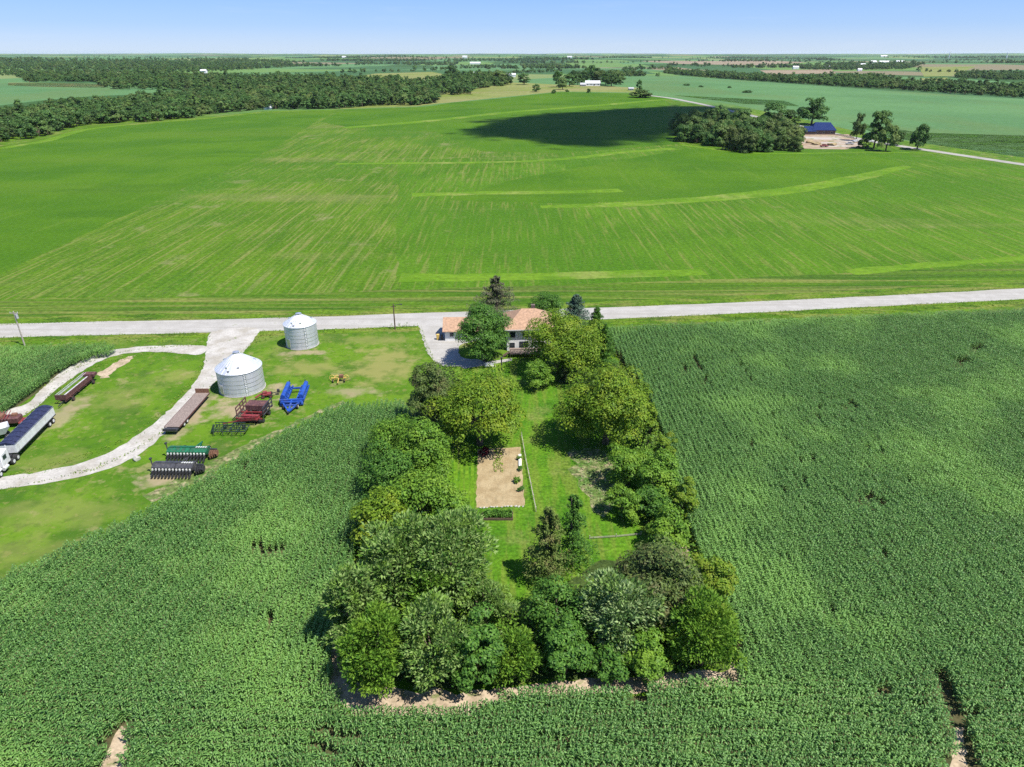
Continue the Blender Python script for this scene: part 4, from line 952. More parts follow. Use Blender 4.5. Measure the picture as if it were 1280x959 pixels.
def drill(px, py, wpx, body, body_light, end, label, rz=0):
    p = base(px, py); Lw = wpx * mpp(p)
    t = empty('planter', p + Vector((0, .6, 0)), rz, label, 'planter', 'row planters parked by the lane'); t.scale = (1, 1.3, 1.25)
    MB().box((0, 0, .62), (Lw * .98, .22, .24)).box((0, .95, .7), (Lw * .90, .2, .2)).build('toolbar', P_dark, t)
    h = MB()
    n = 12; w = Lw * .80 / n
    prof = [(-.55, .85), (-.30, .72), (.55, .72), (.75, 1.0), (.75, 1.32), (.1, 1.5), (-.55, 1.22)]
    for x0, x1 in ((-Lw * .46, -.04), (.04, Lw * .34)):
        pts = [(x0, y, z) for y, z in prof] + [(x1, y, z) for y, z in prof]; m = len(prof)
        h.poly(pts, [tuple(range(m))[::-1], tuple(range(m, 2 * m))] + [(i, (i + 1) % m, m + (i + 1) % m, m + i) for i in range(m)])
    hp = h.build('hopper', body, t, bevel=.03)
    for k in range(6):
        x = -Lw * .42 + k * Lw * .125
        MB().box((x + Lw * .03, .33, 1.46), (Lw * .115, .62, .05), rx=-.27).build('lid', body, hp)
    for k in range(n):
        x = -Lw * .43 + k * w
        u = MB().box((x, -.72, .62), (.16, .4, .5)).bar((x, -.5, 1.0), (x, -1.05, .35), .045).wheel((x, -1.05, .24), .24, .10, 'X', 12)
        uo = u.build('row_unit', P_dark, t)
        MB().box((x, -.60, .98), (.20, .16, .22)).build('seed_tube', body_light, uo)
    for k in range(5):
        x = Lw * .12 + k * .36
        MB().box((x, .15, 1.53), (.2, .34, .08), rx=-.25).build('seed_meter', body_light, t)
    e = MB()
    for k in range(4):
        e.wheel((Lw * .40 + k * .27, -.1 + .1 * k, .66), .55 - .05 * k, .06, 'X', 16)
    e.beam((Lw * .36, .1, .75), (Lw * .52, -.2, .75), .14, .14)
    e.build('disc_gang', end, t)
    MB().beam((-Lw * .47, 0, .5), (-Lw * .50, .2, 2.0), .14, .14).box((-Lw * .50, .2, 2.0), (.3, .3, .18)).build('marker_arm', P_dark, t)
    MB().beam((-.5, .95, .6), (0, 3.0, .55), .14, .16).beam((.5, .95, .6), (0, 3.0, .55), .14, .16).build('hitch', body, t)
    axle_wheel(t, (-Lw * .25, 1.3, .48), .48, .3, 'X', body_light); axle_wheel(t, (Lw * .25, 1.3, .48), .48, .3, 'X', body_light)
    return t
drill(239, 575, 62, P_green, P_pale, P_rust, 'long green planter with a rusty disc end, behind the dark grey one', -.02)
drill(221, 595, 64, P_grey, P_pale, P_dark, 'long dark grey planter with pale seed tubes at the corn edge', -.02)

def dark_frame(px, py, wpx, label):
    p = base(px, py); Lw = wpx * mpp(p); D = 2.2
    t = empty('cultivator', p + Vector((0, D / 2, 0)), -.02, label, 'cultivator')
    f = MB()
    for y in (-D / 2, -D / 6, D / 6, D / 2): f.beam((-Lw / 2, y, .85), (Lw / 2, y, .85), .12, .12)
    for x in (-Lw / 2, -Lw / 4, 0, Lw / 4, Lw / 2): f.beam((x, -D / 2, .86), (x, D / 2, .86), .12, .13)
    f.build('frame', P_dkgreen, t)
    for k in range(14):
        x = -Lw / 2 + .2 + k * (Lw - .4) / 13; y = (-D / 2, -D / 6, D / 6, D / 2)[k % 4]
        MB().beam((x, y, .85), (x, y - .35, .55), .05, .08).beam((x, y - .35, .55), (x, y - .05, .05), .05, .07).build('tine', P_dark, t)
    for s in (-1, 1):
        w = MB()
        for z in (1.0, 1.45, 1.9): w.beam((s * Lw * .08, .1, z), (s * Lw * .48, .1, z), .1, .1)
        for x in (.10, .24, .36, .46): w.beam((s * Lw * x, .1, .9), (s * Lw * x, .1, 1.95), .08, .08)
        w.build('folded_wing', P_dkgreen, t)
    for x in (-Lw * .3, Lw * .3): axle_wheel(t, (x, D / 2 + .3, .4), .4, .25, 'X', P_dark)
    MB().beam((-.6, D / 2, .8), (0, D / 2 + 2, .6), .12, .14).beam((.6, D / 2, .8), (0, D / 2 + 2, .6), .12, .14).build('hitch', P_dkgreen, t)
    MB().beam((-Lw / 2 - .5, -.5, .4), (-Lw / 2, -.2, 1.6), .3, .3).build('side_shield', P_dkgreen, t)
dark_frame(287, 545, 40, 'low dark green cultivator frame in front of the red disc harrow')

def disc_harrow(px, py, wpx, lpx, label):
    p = base(px, py); W_ = wpx * mpp(p); D = 5.0
    t = empty('disc_harrow', p + Vector((0, D / 2, 0)), -.05, label, 'disc harrow'); t.scale = (1.08, 1.15, 1.2)
    f = MB().beam((-W_ * .3, -D / 2, .9), (-W_ * .3, D / 2, .9), .18, .2).beam((W_ * .3, -D / 2, .9), (W_ * .3, D / 2, .9), .18, .2)
    for y in (-D * .4, 0, D * .4): f.beam((-W_ * .45, y, .92), (W_ * .45, y, .92), .18, .2)
    f.build('frame', P_red, t)
    for s in (-1, 1):
        for y, a in ((-D * .32, .18), (D * .25, -.18)):
            g = MB(); n = 9
            for k in range(n):
                x = s * (W_ * .04 + k * W_ * .05); g.wheel((x, y + a * s * (x * s) * .6, .3), .3, .05, 'X', 14)
            g.beam((s * W_ * .03, y, .3), (s * W_ * .46, y + a * W_ * .27, .3), .07, .07); g.build('disc_gang', P_dark, t)
        w = MB()
        for z in (1.2, 1.75, 2.3): w.beam((s * W_ * .46, -D * .3, z), (s * W_ * .46, D * .42, z), .14, .14)
        for y in (-D * .3, 0, D * .2, D * .42): w.beam((s * W_ * .46, y, .9), (s * W_ * .46, y, 2.4), .12, .12)
        w.build('folded_wing', P_maroon if s < 0 else P_dark, t)
        axle_wheel(t, (s * W_ * .16, D * .08, .5), .5, .3, 'X', P_maroon)
    MB().box((0, D * .28, 1.35), (W_ * .7, D * .36, .9)).build('seed_box', P_maroon, t, bevel=.06)
    MB().beam((-W_ * .30, -D / 2, .95), (W_ * .28, -D / 2, 1.25), .2, .5).box((0, -D * .3, 1.05), (W_ * .6, .6, .35)).build('front_panel', P_red, t)
    MB().beam((-W_ * .3, -D / 2, .8), (-W_ * .8, -D / 2 - .6, .6), .14, .14).build('hitch', P_red, t)
disc_harrow(313, 531, 34, 34, 'dark red disc harrow with folded wings in front of the larger grain bin')

def blue_frame(label):
    a, b = at(361, 518), at(373, 488); v = b - a; t = empty('folding_roller', a, math.atan2(v.y, v.x) - PI / 2, label, 'field roller'); Lh = v.length; W_ = 4.0
    f = MB()
    for s in (-1, 1):
        for x in (.22, .36, .52): f.beam((s * W_ * x, Lh * .38, .95), (s * W_ * x, Lh, .95), .26, .3)
        for q in range(5): f.beam((s * W_ * .20, Lh * (.46 + q * .12), .97), (s * W_ * .52, Lh * (.46 + q * .12), .97), .24, .26)
        f.beam((s * W_ * .46, Lh * .38, .9), (0, 0, .55), .26, .26)
    f.beam((-W_ * .53, Lh * .38, .98), (W_ * .53, Lh * .38, .98), .4, .34).beam((-W_ * .46, Lh * .30, .94), (W_ * .46, Lh * .30, .94), .3, .3).beam((-W_ * .3, Lh * .2, .8), (W_ * .3, Lh * .2, .8), .3, .24)
    f.beam((0, 0, .5), (0, Lh * .36, .93), .3, .24); f.build('frame', P_blue, t)
    for s in (-1, 1):
        MB().bar((s * W_ * .41, Lh * .40, 1.55), (s * W_ * .41, Lh * 1.0, 1.55), .40, n=16).build('roller_drum', P_blue, t)
        MB().bar((s * W_ * .41, Lh * .40, .50), (s * W_ * .41, Lh * .98, .50), .42, n=16).build('roller_drum', P_blue, t)
        axle_wheel(t, (s * W_ * .3, Lh * .22, .45), .45, .28, 'X', P_white)
        MB().beam((s * W_ * .36, Lh, 1.0), (s * W_ * .36, Lh + .3, 2.1), .14, .14).build('wing_stop', P_dark, t)
    MB().beam((-W_ * .5, Lh * .9, .96), (W_ * .5, Lh * .9, .96), .3, .28).build('rear_beam', P_blue, t)
    MB().bar((-W_ * .5, Lh * .34, .44), (W_ * .5, Lh * .34, .44), .42, n=16).build('roller_drum', P_blue, t)
    MB().box((0, -.15, .5), (.3, .5, .2)).build('hitch', P_dark, t)
blue_frame('bright blue folding field roller with an A shaped hitch on the grass')

def small_machine():
    p = at(334, 496); t = empty('mower', p, .3, 'small red and black mower right beside the larger grain bin', 'mower')
    MB().box((0, 0, .6), (1.5, 1.1, .35)).box((-.3, 0, .9), (.7, .7, .5)).build('deck', P_red, t, bevel=.05)
    MB().beam((.7, 0, .6), (2.2, .3, .6), .12, .12).box((2.1, .3, .8), (.5, .5, .6)).build('drive_arm', P_dark, t)
    for x, y in ((-.7, -.7), (.7, -.7), (-.7, .7), (.7, .7)): axle_wheel(t, (x, y, .34), .34, .22, 'Y', P_red)
    MB().bar((-2.0, -.9, .5), (-.8, -.2, .9), .16).build('auger_tube', P_red, t)
    p = at(424, 477); t = empty('hay_rake', p, .1, 'small faded yellow wheel rake alone on the dry grass', 'hay rake')
    MB().beam((-1.5, 0, .8), (1.5, 0, .8), .16, .16).beam((0, 0, .8), (0, -1.8, .5), .14, .14).beam((-.9, .1, .8), (-.4, 1.2, .9), .12, .12).build('frame', P_yellow, t)
    for k in range(4):
        x = -1.35 + k * .9; o = MB().lathe([(.52, -.04), (.58, 0), (.52, .04), (.48, 0)], 20)
        for v in o.bm.verts: v.co = Matrix.Rotation(1.35, 4, 'X') @ v.co + Vector((x, .55 - .2 * (k % 2), .62))
        for q in range(6):
            a = q * PI / 3; d = Matrix.Rotation(1.35, 4, 'X') @ Vector((math.cos(a) * .5, math.sin(a) * .5, 0)); o.bar(Vector((x, .55 - .2 * (k % 2), .62)), Vector((x, .55 - .2 * (k % 2), .62)) + d, .02, n=5)
        o.build('rake_wheel', P_yellow, t)
    MB().box((.5, .1, 1.15), (.8, .6, .5)).build('bale_guard', P_rust, t)
    for x in (-1.1, 1.1): axle_wheel(t, (x, -.4, .35), .35, .2, 'X', P_yellow)
small_machine()

def flatbed():
    p, a, Ln = line_frame((255, 497), (216, 541)); Ln *= .98; t = empty('flatbed_trailer', p, a, 'long flatbed trailer with a worn plank deck beside the gravel lane', 'trailer'); w = 2.5
    d = MB()
    for k in range(10): d.box((0, -w / 2 + (k + .5) * w / 10, 1.05), (Ln, w / 10 - .02, .07))
    d.build('deck', P_deckw, t)
    MB().beam((-Ln / 2, -w / 2 - .04, .98), (Ln / 2, -w / 2 - .04, .98), .06, .24).beam((-Ln / 2, w / 2 + .04, .98), (Ln / 2, w / 2 + .04, .98), .06, .24).build('side_rail', P_maroon, t)
    MB().beam((-Ln / 2 + .3, -.5, .82), (Ln / 2 - .3, -.5, .82), .14, .36).beam((-Ln / 2 + .3, .5, .82), (Ln / 2 - .3, .5, .82), .14, .36).build('chassis_beam', P_dark, t)
    MB().box((Ln / 2 + .5, 0, .85), (1.0, w * .95, .18)).box((Ln / 2 + .9, 0, 1.05), (.2, w * .9, .3)).build('ramp', P_dark, t)
    MB().box((-Ln / 2 + .05, 0, 1.5), (.1, w, .9)).build('headboard', P_rust, t)
    for x in (Ln * .25, Ln * .25 + 1.2):
        for s in (-1, 1): axle_wheel(t, (x, s * (w / 2 - .25), .5), .5, .35, 'Y')
    MB().beam((-Ln * .32, .6, .8), (-Ln * .32, .6, .02), .12, .12).beam((-Ln * .32, -.6, .8), (-Ln * .32, -.6, .02), .12, .12).build('landing_leg', P_dark, t)
flatbed()

def header_trailer():
    p, a, Ln = line_frame((116, 476), (80, 506)); t = empty('header_trailer', p, a, 'rusty trailer carrying a long purple brown combine header, inside the lane loop', 'trailer')
    MB().beam((-Ln / 2, -.45, .7), (Ln / 2, -.45, .7), .16, .2).beam((-Ln / 2, .45, .7), (Ln / 2, .45, .7), .16, .2).build('frame', P_maroon, t)
    for x in (-.35, -.12, .12, .35): MB().beam((Ln * x, -1, .85), (Ln * x, 1, .85), .14, .12).build('cross_bar', P_maroon, t)
    MB().bar((-Ln * .48, -.2, 1.25), (Ln * .48, -.2, 1.25), .22, n=14).build('auger', P_greyroof, t)
    MB().box((0, .55, 1.35), (Ln * .96, .1, .9)).box((0, .1, .98), (Ln * .96, 1.1, .08)).build('back_sheet', P_maroon, t)
    MB().bar((-Ln * .48, -1.0, 1.5), (Ln * .48, -1.0, 1.5), .05).bar((-Ln * .48, -.75, 1.85), (Ln * .48, -.75, 1.85), .05).bar((-Ln * .48, -1.15, 1.85), (Ln * .48, -1.15, 1.85), .05).build('reel', P_greyroof, t)
    for s in (-1, 1): MB().box((s * Ln * .485, -.3, 1.4), (.12, 2.0, 1.0)).build('end_panel', P_maroon, t)
    for x in (-.36, .34):
        for s in (-1, 1): axle_wheel(t, (Ln * x, s * .95, .4), .4, .25, 'Y', P_maroon)
    MB().beam((Ln / 2, 0, .65), (Ln / 2 + 1.6, 0, .5), .12, .14).build('hitch', P_dark, t)
    MB().box((-Ln * .46, 0, 1.6), (1.3, 2.2, .5)).build('gear_box', P_maroon, t)
header_trailer()

def semi():
    # the tarped grain trailer and the white tractor unit hitched in front of it
    p, a, Ln = line_frame((62, 526), (14, 575)); w = 2.55
    t = empty('grain_trailer', p, a, 'white sided grain trailer covered by a navy tarp, inside the lane loop', 'trailer')
    b = MB(); z0, z1 = 1.25, 2.75
    pts = []
    for x, zz in ((-Ln / 2, 0), (Ln / 2, 0)):
        pts += [(x, -w / 2, z1), (x, -w / 2, z0), (x, w / 2, z0), (x, w / 2, z1)]
    b.poly(pts, [(0, 1, 5, 4), (1, 2, 6, 5), (2, 3, 7, 6), (0, 3, 2, 1), (4, 5, 6, 7)]); b.build('side_wall', P_white, t)
    ts = MB(); n = 9; P = []
    for x in (-Ln / 2 - .03, Ln / 2 + .03):
        P += [(x, -w / 2 - .05 + (w + .1) * k / (n - 1), z1 - .06 + .42 * math.sin(PI * k / (n - 1))) for k in range(n)]
    ts.poly(P, [(k, k + 1, n + k + 1, n + k) for k in range(n - 1)] + [tuple(range(n)), tuple(range(n, 2 * n))[::-1]]); tp = ts.build('tarp', P_tarp, t)
    for k in range(9):
        x = -Ln / 2 + (k + .5) * Ln / 9; br = MB()
        for q in range(6):
            a0, a1 = PI * q / 6, PI * (q + 1) / 6
            br.beam((x, -w / 2 * math.cos(a0), z1 - .05 + .44 * math.sin(a0)), (x, -w / 2 * math.cos(a1), z1 - .05 + .44 * math.sin(a1)), .05, .05)
        br.build('tarp_bow', P_tarp, tp)
    for x in (-.22, .22):
        hb = MB(); hb.poly([(Ln * x - 2.2, -.9, z0), (Ln * x + 2.2, -.9, z0), (Ln * x + 2.2, .9, z0), (Ln * x - 2.2, .9, z0), (Ln * x - .4, -.35, .55), (Ln * x + .4, -.35, .55), (Ln * x + .4, .35, .55), (Ln * x - .4, .35, .55)], [(0, 1, 5, 4), (1, 2, 6, 5), (2, 3, 7, 6), (3, 0, 4, 7), (4, 5, 6, 7)])
        hb.build('hopper', P_chrome, t)
    MB().beam((-Ln / 2, -w / 2 - .03, z0 - .06), (Ln / 2, -w / 2 - .03, z0 - .06), .08, .14).beam((-Ln / 2, w / 2 + .03, z0 - .06), (Ln / 2, w / 2 + .03, z0 - .06), .08, .14).build('bottom_rail', P_dark, t)
    for x in (-Ln * .42, -Ln * .42 + 1.25):
        for s in (-1, 1): axle_wheel(t, (x, s * 1.0, .5), .5, .5, 'Y')
    MB().beam((Ln * .3, .8, 1.2), (Ln * .3, .8, .05), .12, .12).beam((Ln * .3, -.8, 1.2), (Ln * .3, -.8, .05), .12, .12).build('landing_leg', P_dark, t)
    d = Vector((math.cos(a), math.sin(a), 0))
    t = empty('truck', p + d * (Ln / 2 + 2.7), a, 'white truck tractor hitched to the tarped grain trailer at the picture edge', 'truck')
    MB().box((-.4, 0, .85), (5.8, .9, .3)).build('chassis', P_dark, t)
    cb = MB(); cb.poly([(-.9, -1.15, 1.0), (1.2, -1.15, 1.0), (1.2, -1.15, 2.0), (.9, -1.15, 3.0), (-.9, -1.15, 3.2), (-.9, 1.15, 1.0), (1.2, 1.15, 1.0), (1.2, 1.15, 2.0), (.9, 1.15, 3.0), (-.9, 1.15, 3.2)],
        [(0, 1, 2, 3, 4), (9, 8, 7, 6, 5), (0, 5, 6, 1), (1, 6, 7, 2), (2, 7, 8, 3), (3, 8, 9, 4), (4, 9, 5, 0)]); cab = cb.build('cab', P_white, t, bevel=.06)
    MB().poly([(1.215, -1.0, 2.05), (1.215, 1.0, 2.05), (.94, 1.0, 2.92), (.94, -1.0, 2.92)], [(0, 1, 2, 3)]).build('windscreen', P_glass, cab)
    for s in (-1, 1): MB().box((.25, s * 1.16, 2.3), (.9, .02, .7)).build('side_window', P_glass, cab)
    MB().box((2.2, 0, 1.5), (2.1, 1.7, 1.1)).build('bonnet', P_white, t, bevel=.15)
    for s in (-1, 1):
        MB().box((2.3, s * 1.0, 1.1), (1.3, .5, .35)).build('mudguard', P_white, t, bevel=.1)
        axle_wheel(t, (2.3, s * 1.0, .52), .52, .35, 'Y')
        for x in (-2.6, -1.4): axle_wheel(t, (x, s * .95, .52), .52, .6, 'Y')
        MB().bar((-1.05, s * .95, 1.0), (-1.05, s * .95, 3.6), .08).build('exhaust_stack', P_chrome, t)
        MB().bar((.2, s * 1.1, .75), (1.3, s * 1.1, .75), .3, n=14).build('fuel_tank', P_chrome, t)
    MB().box((3.3, 0, .75), (.2, 2.3, .4)).build('bumper', P_chrome, t, bevel=.05)
    # stack of pale boards and a rusty machine near the loop
    p = at(14, 533); t = empty('baler', p, .2, 'rusty red baler parked at the end of the gravel loop', 'baler')
    MB().box((0, .2, 1.3), (3.6, 1.8, 1.1)).build('bale_chamber', P_maroon, t, bevel=.15)
    MB().box((2.4, 0, .8), (1.4, 2.0, .5)).build('pickup', P_red, t, bevel=.08)
    MB().box((-1.2, .1, 2.1), (1.2, 1.4, .6)).box((.9, .4, 2.0), (.9, .7, .5)).build('cover', P_rust, t, bevel=.08)
    MB().beam((2.5, .5, .7), (4.6, 1.0, .5), .16, .16).build('hitch', P_dark, t)
    for s in (-1, 1): axle_wheel(t, (-.4, s * 1.2, .55), .55, .35, 'Y', P_red)
    fl = MB()
    for k in range(5): fl.bar((-1.8 + k * .5, -.9, 1.9), (-1.8 + k * .5, 1.1, 2.5), .06)
    fl.build('chute', P_red, t)
    p = at(-2, 549); t = empty('grain_wagon', p, .7, 'white grain wagon full of gear between the baler and the truck', 'wagon')
    g = MB(); g.poly([(-2, -1.2, 2.2), (2, -1.2, 2.2), (2, 1.2, 2.2), (-2, 1.2, 2.2), (-1.2, -.7, .9), (1.2, -.7, .9), (1.2, .7, .9), (-1.2, .7, .9)], [(0, 1, 5, 4), (1, 2, 6, 5), (2, 3, 7, 6), (3, 0, 4, 7), (4, 5, 6, 7)])
    g.build('box', P_white, t)
    MB().box((0, 0, .75), (3.6, .5, .2)).build('frame', P_dark, t)
    for x in (-1.3, 1.3):
        for s in (-1, 1): axle_wheel(t, (x, s * .9, .4), .4, .3, 'Y')
semi()

def poles():
    for (bx, by), (tx, ty), label, arm in (((31, 432), (21, 390), 'pale wooden utility pole at the small corn field beside the road', True), ((494, 412), (493.5, 381), 'thin dark utility pole in the roadside weeds by the driveway', False)):
        p = at(bx, by); H = (by - ty) * mpp(p) / .93
        t = empty('utility_pole', p, 0, label, 'utility pole', 'utility poles along the road')
        MB().bar((0, 0, -.2), (0, 0, H), .17, .12, n=10).build('post', P_pole if arm else P_wood, t)
        if arm:
            MB().bar((.42, 0, H - 1.6), (.42, 0, H - .6), .26, n=14).build('transformer', P_greyroof, t); MB().beam((-.9, 0, H - .4), (.9, 0, H - .4), .12, .14).build('cross_arm', P_pole, t)
            for x in (-.8, 0, .8): MB().bar((x, 0, H - .34), (x, 0, H - .1), .05).build('insulator', P_white, t)
        else:
            MB().bar((0, 0, H - .3), (1.6, -.3, H + .1), .05).build('lamp_arm', P_dark, t); MB().box((1.8, -.33, H + .08), (.6, .3, .18)).build('lamp_head', P_dark, t, bevel=.04)
            MB().beam((-.6, 0, H - .6), (.6, 0, H - .6), .12, .12).build('cross_arm', P_wood, t)
    p = at(627, 464); t = empty('yard_post', p, 0, 'black post standing on the lawn below the house deck', 'post')
    MB().bar((0, 0, 0), (0, 0, 2.9), .13, .13).build('shaft', P_dark, t); MB().box((0, 0, 2.95), (.45, .45, .25)).build('cap', P_dark, t, bevel=.05)
    o = MB().blob((0, 0, .25), .55, 2, (1.1, .9, .8), .15, 3).build('boulder', P_stone); o.location = at(171, 575); tag(o, 'pale rock lying alone at the edge of the gravel lane', 'rock')
poles()

# ------------------------------------------------------------------ buildings
def gable(b, w, d, hw, rise, over=.5, th=.14):
    for s in (-1, 1):
        y0, z0 = s * (d / 2 + over), hw - rise * over / (d / 2)
        P = [(-w / 2 - over, y0, z0), (w / 2 + over, y0, z0), (w / 2 + over, 0, hw + rise), (-w / 2 - over, 0, hw + rise)]
        b.poly(P + [(x, y, z + th) for x, y, z in P], [(0, 1, 2, 3), (7, 6, 5, 4), (0, 4, 5, 1), (1, 5, 6, 2), (3, 2, 6, 7), (0, 3, 7, 4)])
    return b
def hip(b, w, d, hw, rise, inset, over=.6, th=.15):
    W2, D2, z = w / 2 + over, d / 2 + over, hw - .1
    P = [(-W2, -D2, z), (W2, -D2, z), (W2, D2, z), (-W2, D2, z), (-W2, -D2, z + th), (W2, -D2, z + th), (W2, D2, z + th), (-W2, D2, z + th), (-W2 + inset, 0, hw + rise), (W2 - inset, 0, hw + rise)]
    return b.poly(P, [(3, 2, 1, 0), (0, 1, 5, 4), (1, 2, 6, 5), (2, 3, 7, 6), (3, 0, 4, 7), (4, 5, 9, 8), (5, 6, 9), (6, 7, 8, 9), (7, 4, 8)])
def walls(b, w, d, hw, rise=0):
    P = [(-w / 2, -d / 2, 0), (w / 2, -d / 2, 0), (w / 2, d / 2, 0), (-w / 2, d / 2, 0), (-w / 2, -d / 2, hw), (w / 2, -d / 2, hw), (w / 2, d / 2, hw), (-w / 2, d / 2, hw)]
    F = [(0, 1, 5, 4), (2, 3, 7, 6)]
    if rise: P += [(-w / 2, 0, hw + rise - .01), (w / 2, 0, hw + rise - .01)]; F += [(1, 2, 6, 9, 5), (3, 0, 4, 8, 7)]
    else: F += [(1, 2, 6, 5), (3, 0, 4, 7)]
    return b.poly(P, F)
def window(t, x, y, z, w, h, face='Y', frame=None):
    s = (w + .16, .10, h + .16) if face == 'Y' else (.10, w + .16, h + .16); g = (w, .14, h) if face == 'Y' else (.14, w, h)
    f = MB().box((x, y, z), s).build('window', frame or P_white, t); MB().box((x, y, z), g).build('pane', P_glass, f); return f

def home():
    p = at(633, 439); s = mpp(p); w, d, hw = 9.6, 9.5, 5.0; c = p + Vector((w / 2, d / 2 + .3, 0))
    t = empty('house', c, .03, 'white two storey house with an orange shingle roof half hidden by trees', 'house')
    walls(MB(), w, d, hw).build('wall', P_wall, t)
    ro = hip(MB(), w, d, hw, 2.9, 3.9).build('roof', P_tileroof, t)
    MB().box((1.0, .8, hw + 2.9), (.8, .8, 1.2)).build('chimney', P_brick, ro)
    MB().beam((-w / 2 - .62, -d / 2 - .66, hw - .03), (w / 2 + .62, -d / 2 - .66, hw - .03), .1, .14).build('gutter', P_white, ro)
    for x, z in ((-3.6, 3.7), (-.9, 3.7), (1.2, 3.7), (3.4, 3.7), (-3.7, 1.3), (2.6, 1.3)): window(t, x, -d / 2, z, 1.1, 1.2)
    MB().box((-1.2, -d / 2 - .01, 1.1), (1.9, .12, 2.1)).build('door', P_glass, t)
    for y in (-2, 2): window(t, -w / 2, y, 3.7, 1.0, 1.2, 'X')
    pd = at(640, 446)
    t = empty('deck', Vector((c.x + .6, c.y - d / 2 - 2.0, 0)), .03, 'brown wooden deck with railing along the lawn side of the white house', 'deck')
    fl = MB()
    for k in range(12): fl.box((0, -1.65 + k * .28, .85), (9.5, .26, .05))
    fl.build('floor', P_deckw, t)
    for x in (-4.6, -1.5, 1.5, 4.6): MB().box((x, -1.6, .9), (.13, .13, 1.85)).build('post', P_wood, t)
    r_ = MB().beam((-4.7, -1.72, 1.85), (4.7, -1.72, 1.85), .1, .08).beam((-4.7, -1.72, 1.0), (4.7, -1.72, 1.0), .06, .08)
    for k in range(44): r_.box((-4.6 + k * .214, -1.72, 1.42), (.05, .04, .8))
    r_.build('railing', P_wood, t)
    st = MB()
    for k in range(4): st.box((-5.1 - k * .28, -.8, .75 - k * .2), (.28, 1.2, .06))
    st.build('stair', P_wood, t)
    p = at(556, 426); w, d, hw = 8.2, 7.0, 2.5; c = p + Vector((w / 2, d / 2, 0))
    t = empty('garage', c, .03, 'white garage with an orange roof at the end of the driveway', 'garage')
    walls(MB(), w, d, hw, 1.7).build('wall', P_wall, t); gable(MB(), w, d, hw, 1.7, .5).build('roof', P_tileroof, t)
    MB().box((1.4, -d / 2 - .01, 1.1), (4.6, .12, 2.1)).build('garage_door', P_pale, t); window(t, -2.6, -d / 2, 1.5, .8, .9)
    MB().box((-w / 2 - .01, -1.2, 1.0), (.12, 1.0, 2.0)).build('side_door', P_wood, t)
    for (px, py), m, lab in (((547.5, 424.5), P_yellow, 'yellow waste bin at the garage corner'), ((552.5, 424.5), P_dark, 'black waste bin next to the yellow bin at the garage corner')):
        t = empty('waste_bin', at(px, py), .1, lab, 'waste bin', 'waste bins by the garage')
        MB().box((0, 0, .6), (.62, .7, 1.1)).build('body', m, t, bevel=.05); MB().box((0, 0, 1.19), (.68, .78, .08)).build('lid', m, t, bevel=.03)
        for s in (-1, 1): MB().wheel((s * .3, .32, .12), .12, .07, 'X', 12).build('wheel', P_black, t)
    t = empty('bench', at(613, 460), -.1, 'pale garden bench on the lawn between the dark green tree and the post', 'bench')
    MB().box((0, 0, .45), (2.2, .55, .07)).build('seat', P_white, t); MB().box((0, .28, .75), (2.2, .06, .45)).build('backrest', P_white, t)
    for x in (-.9, .9): MB().box((x, 0, .21), (.08, .5, .42)).build('leg', P_white, t)
home()

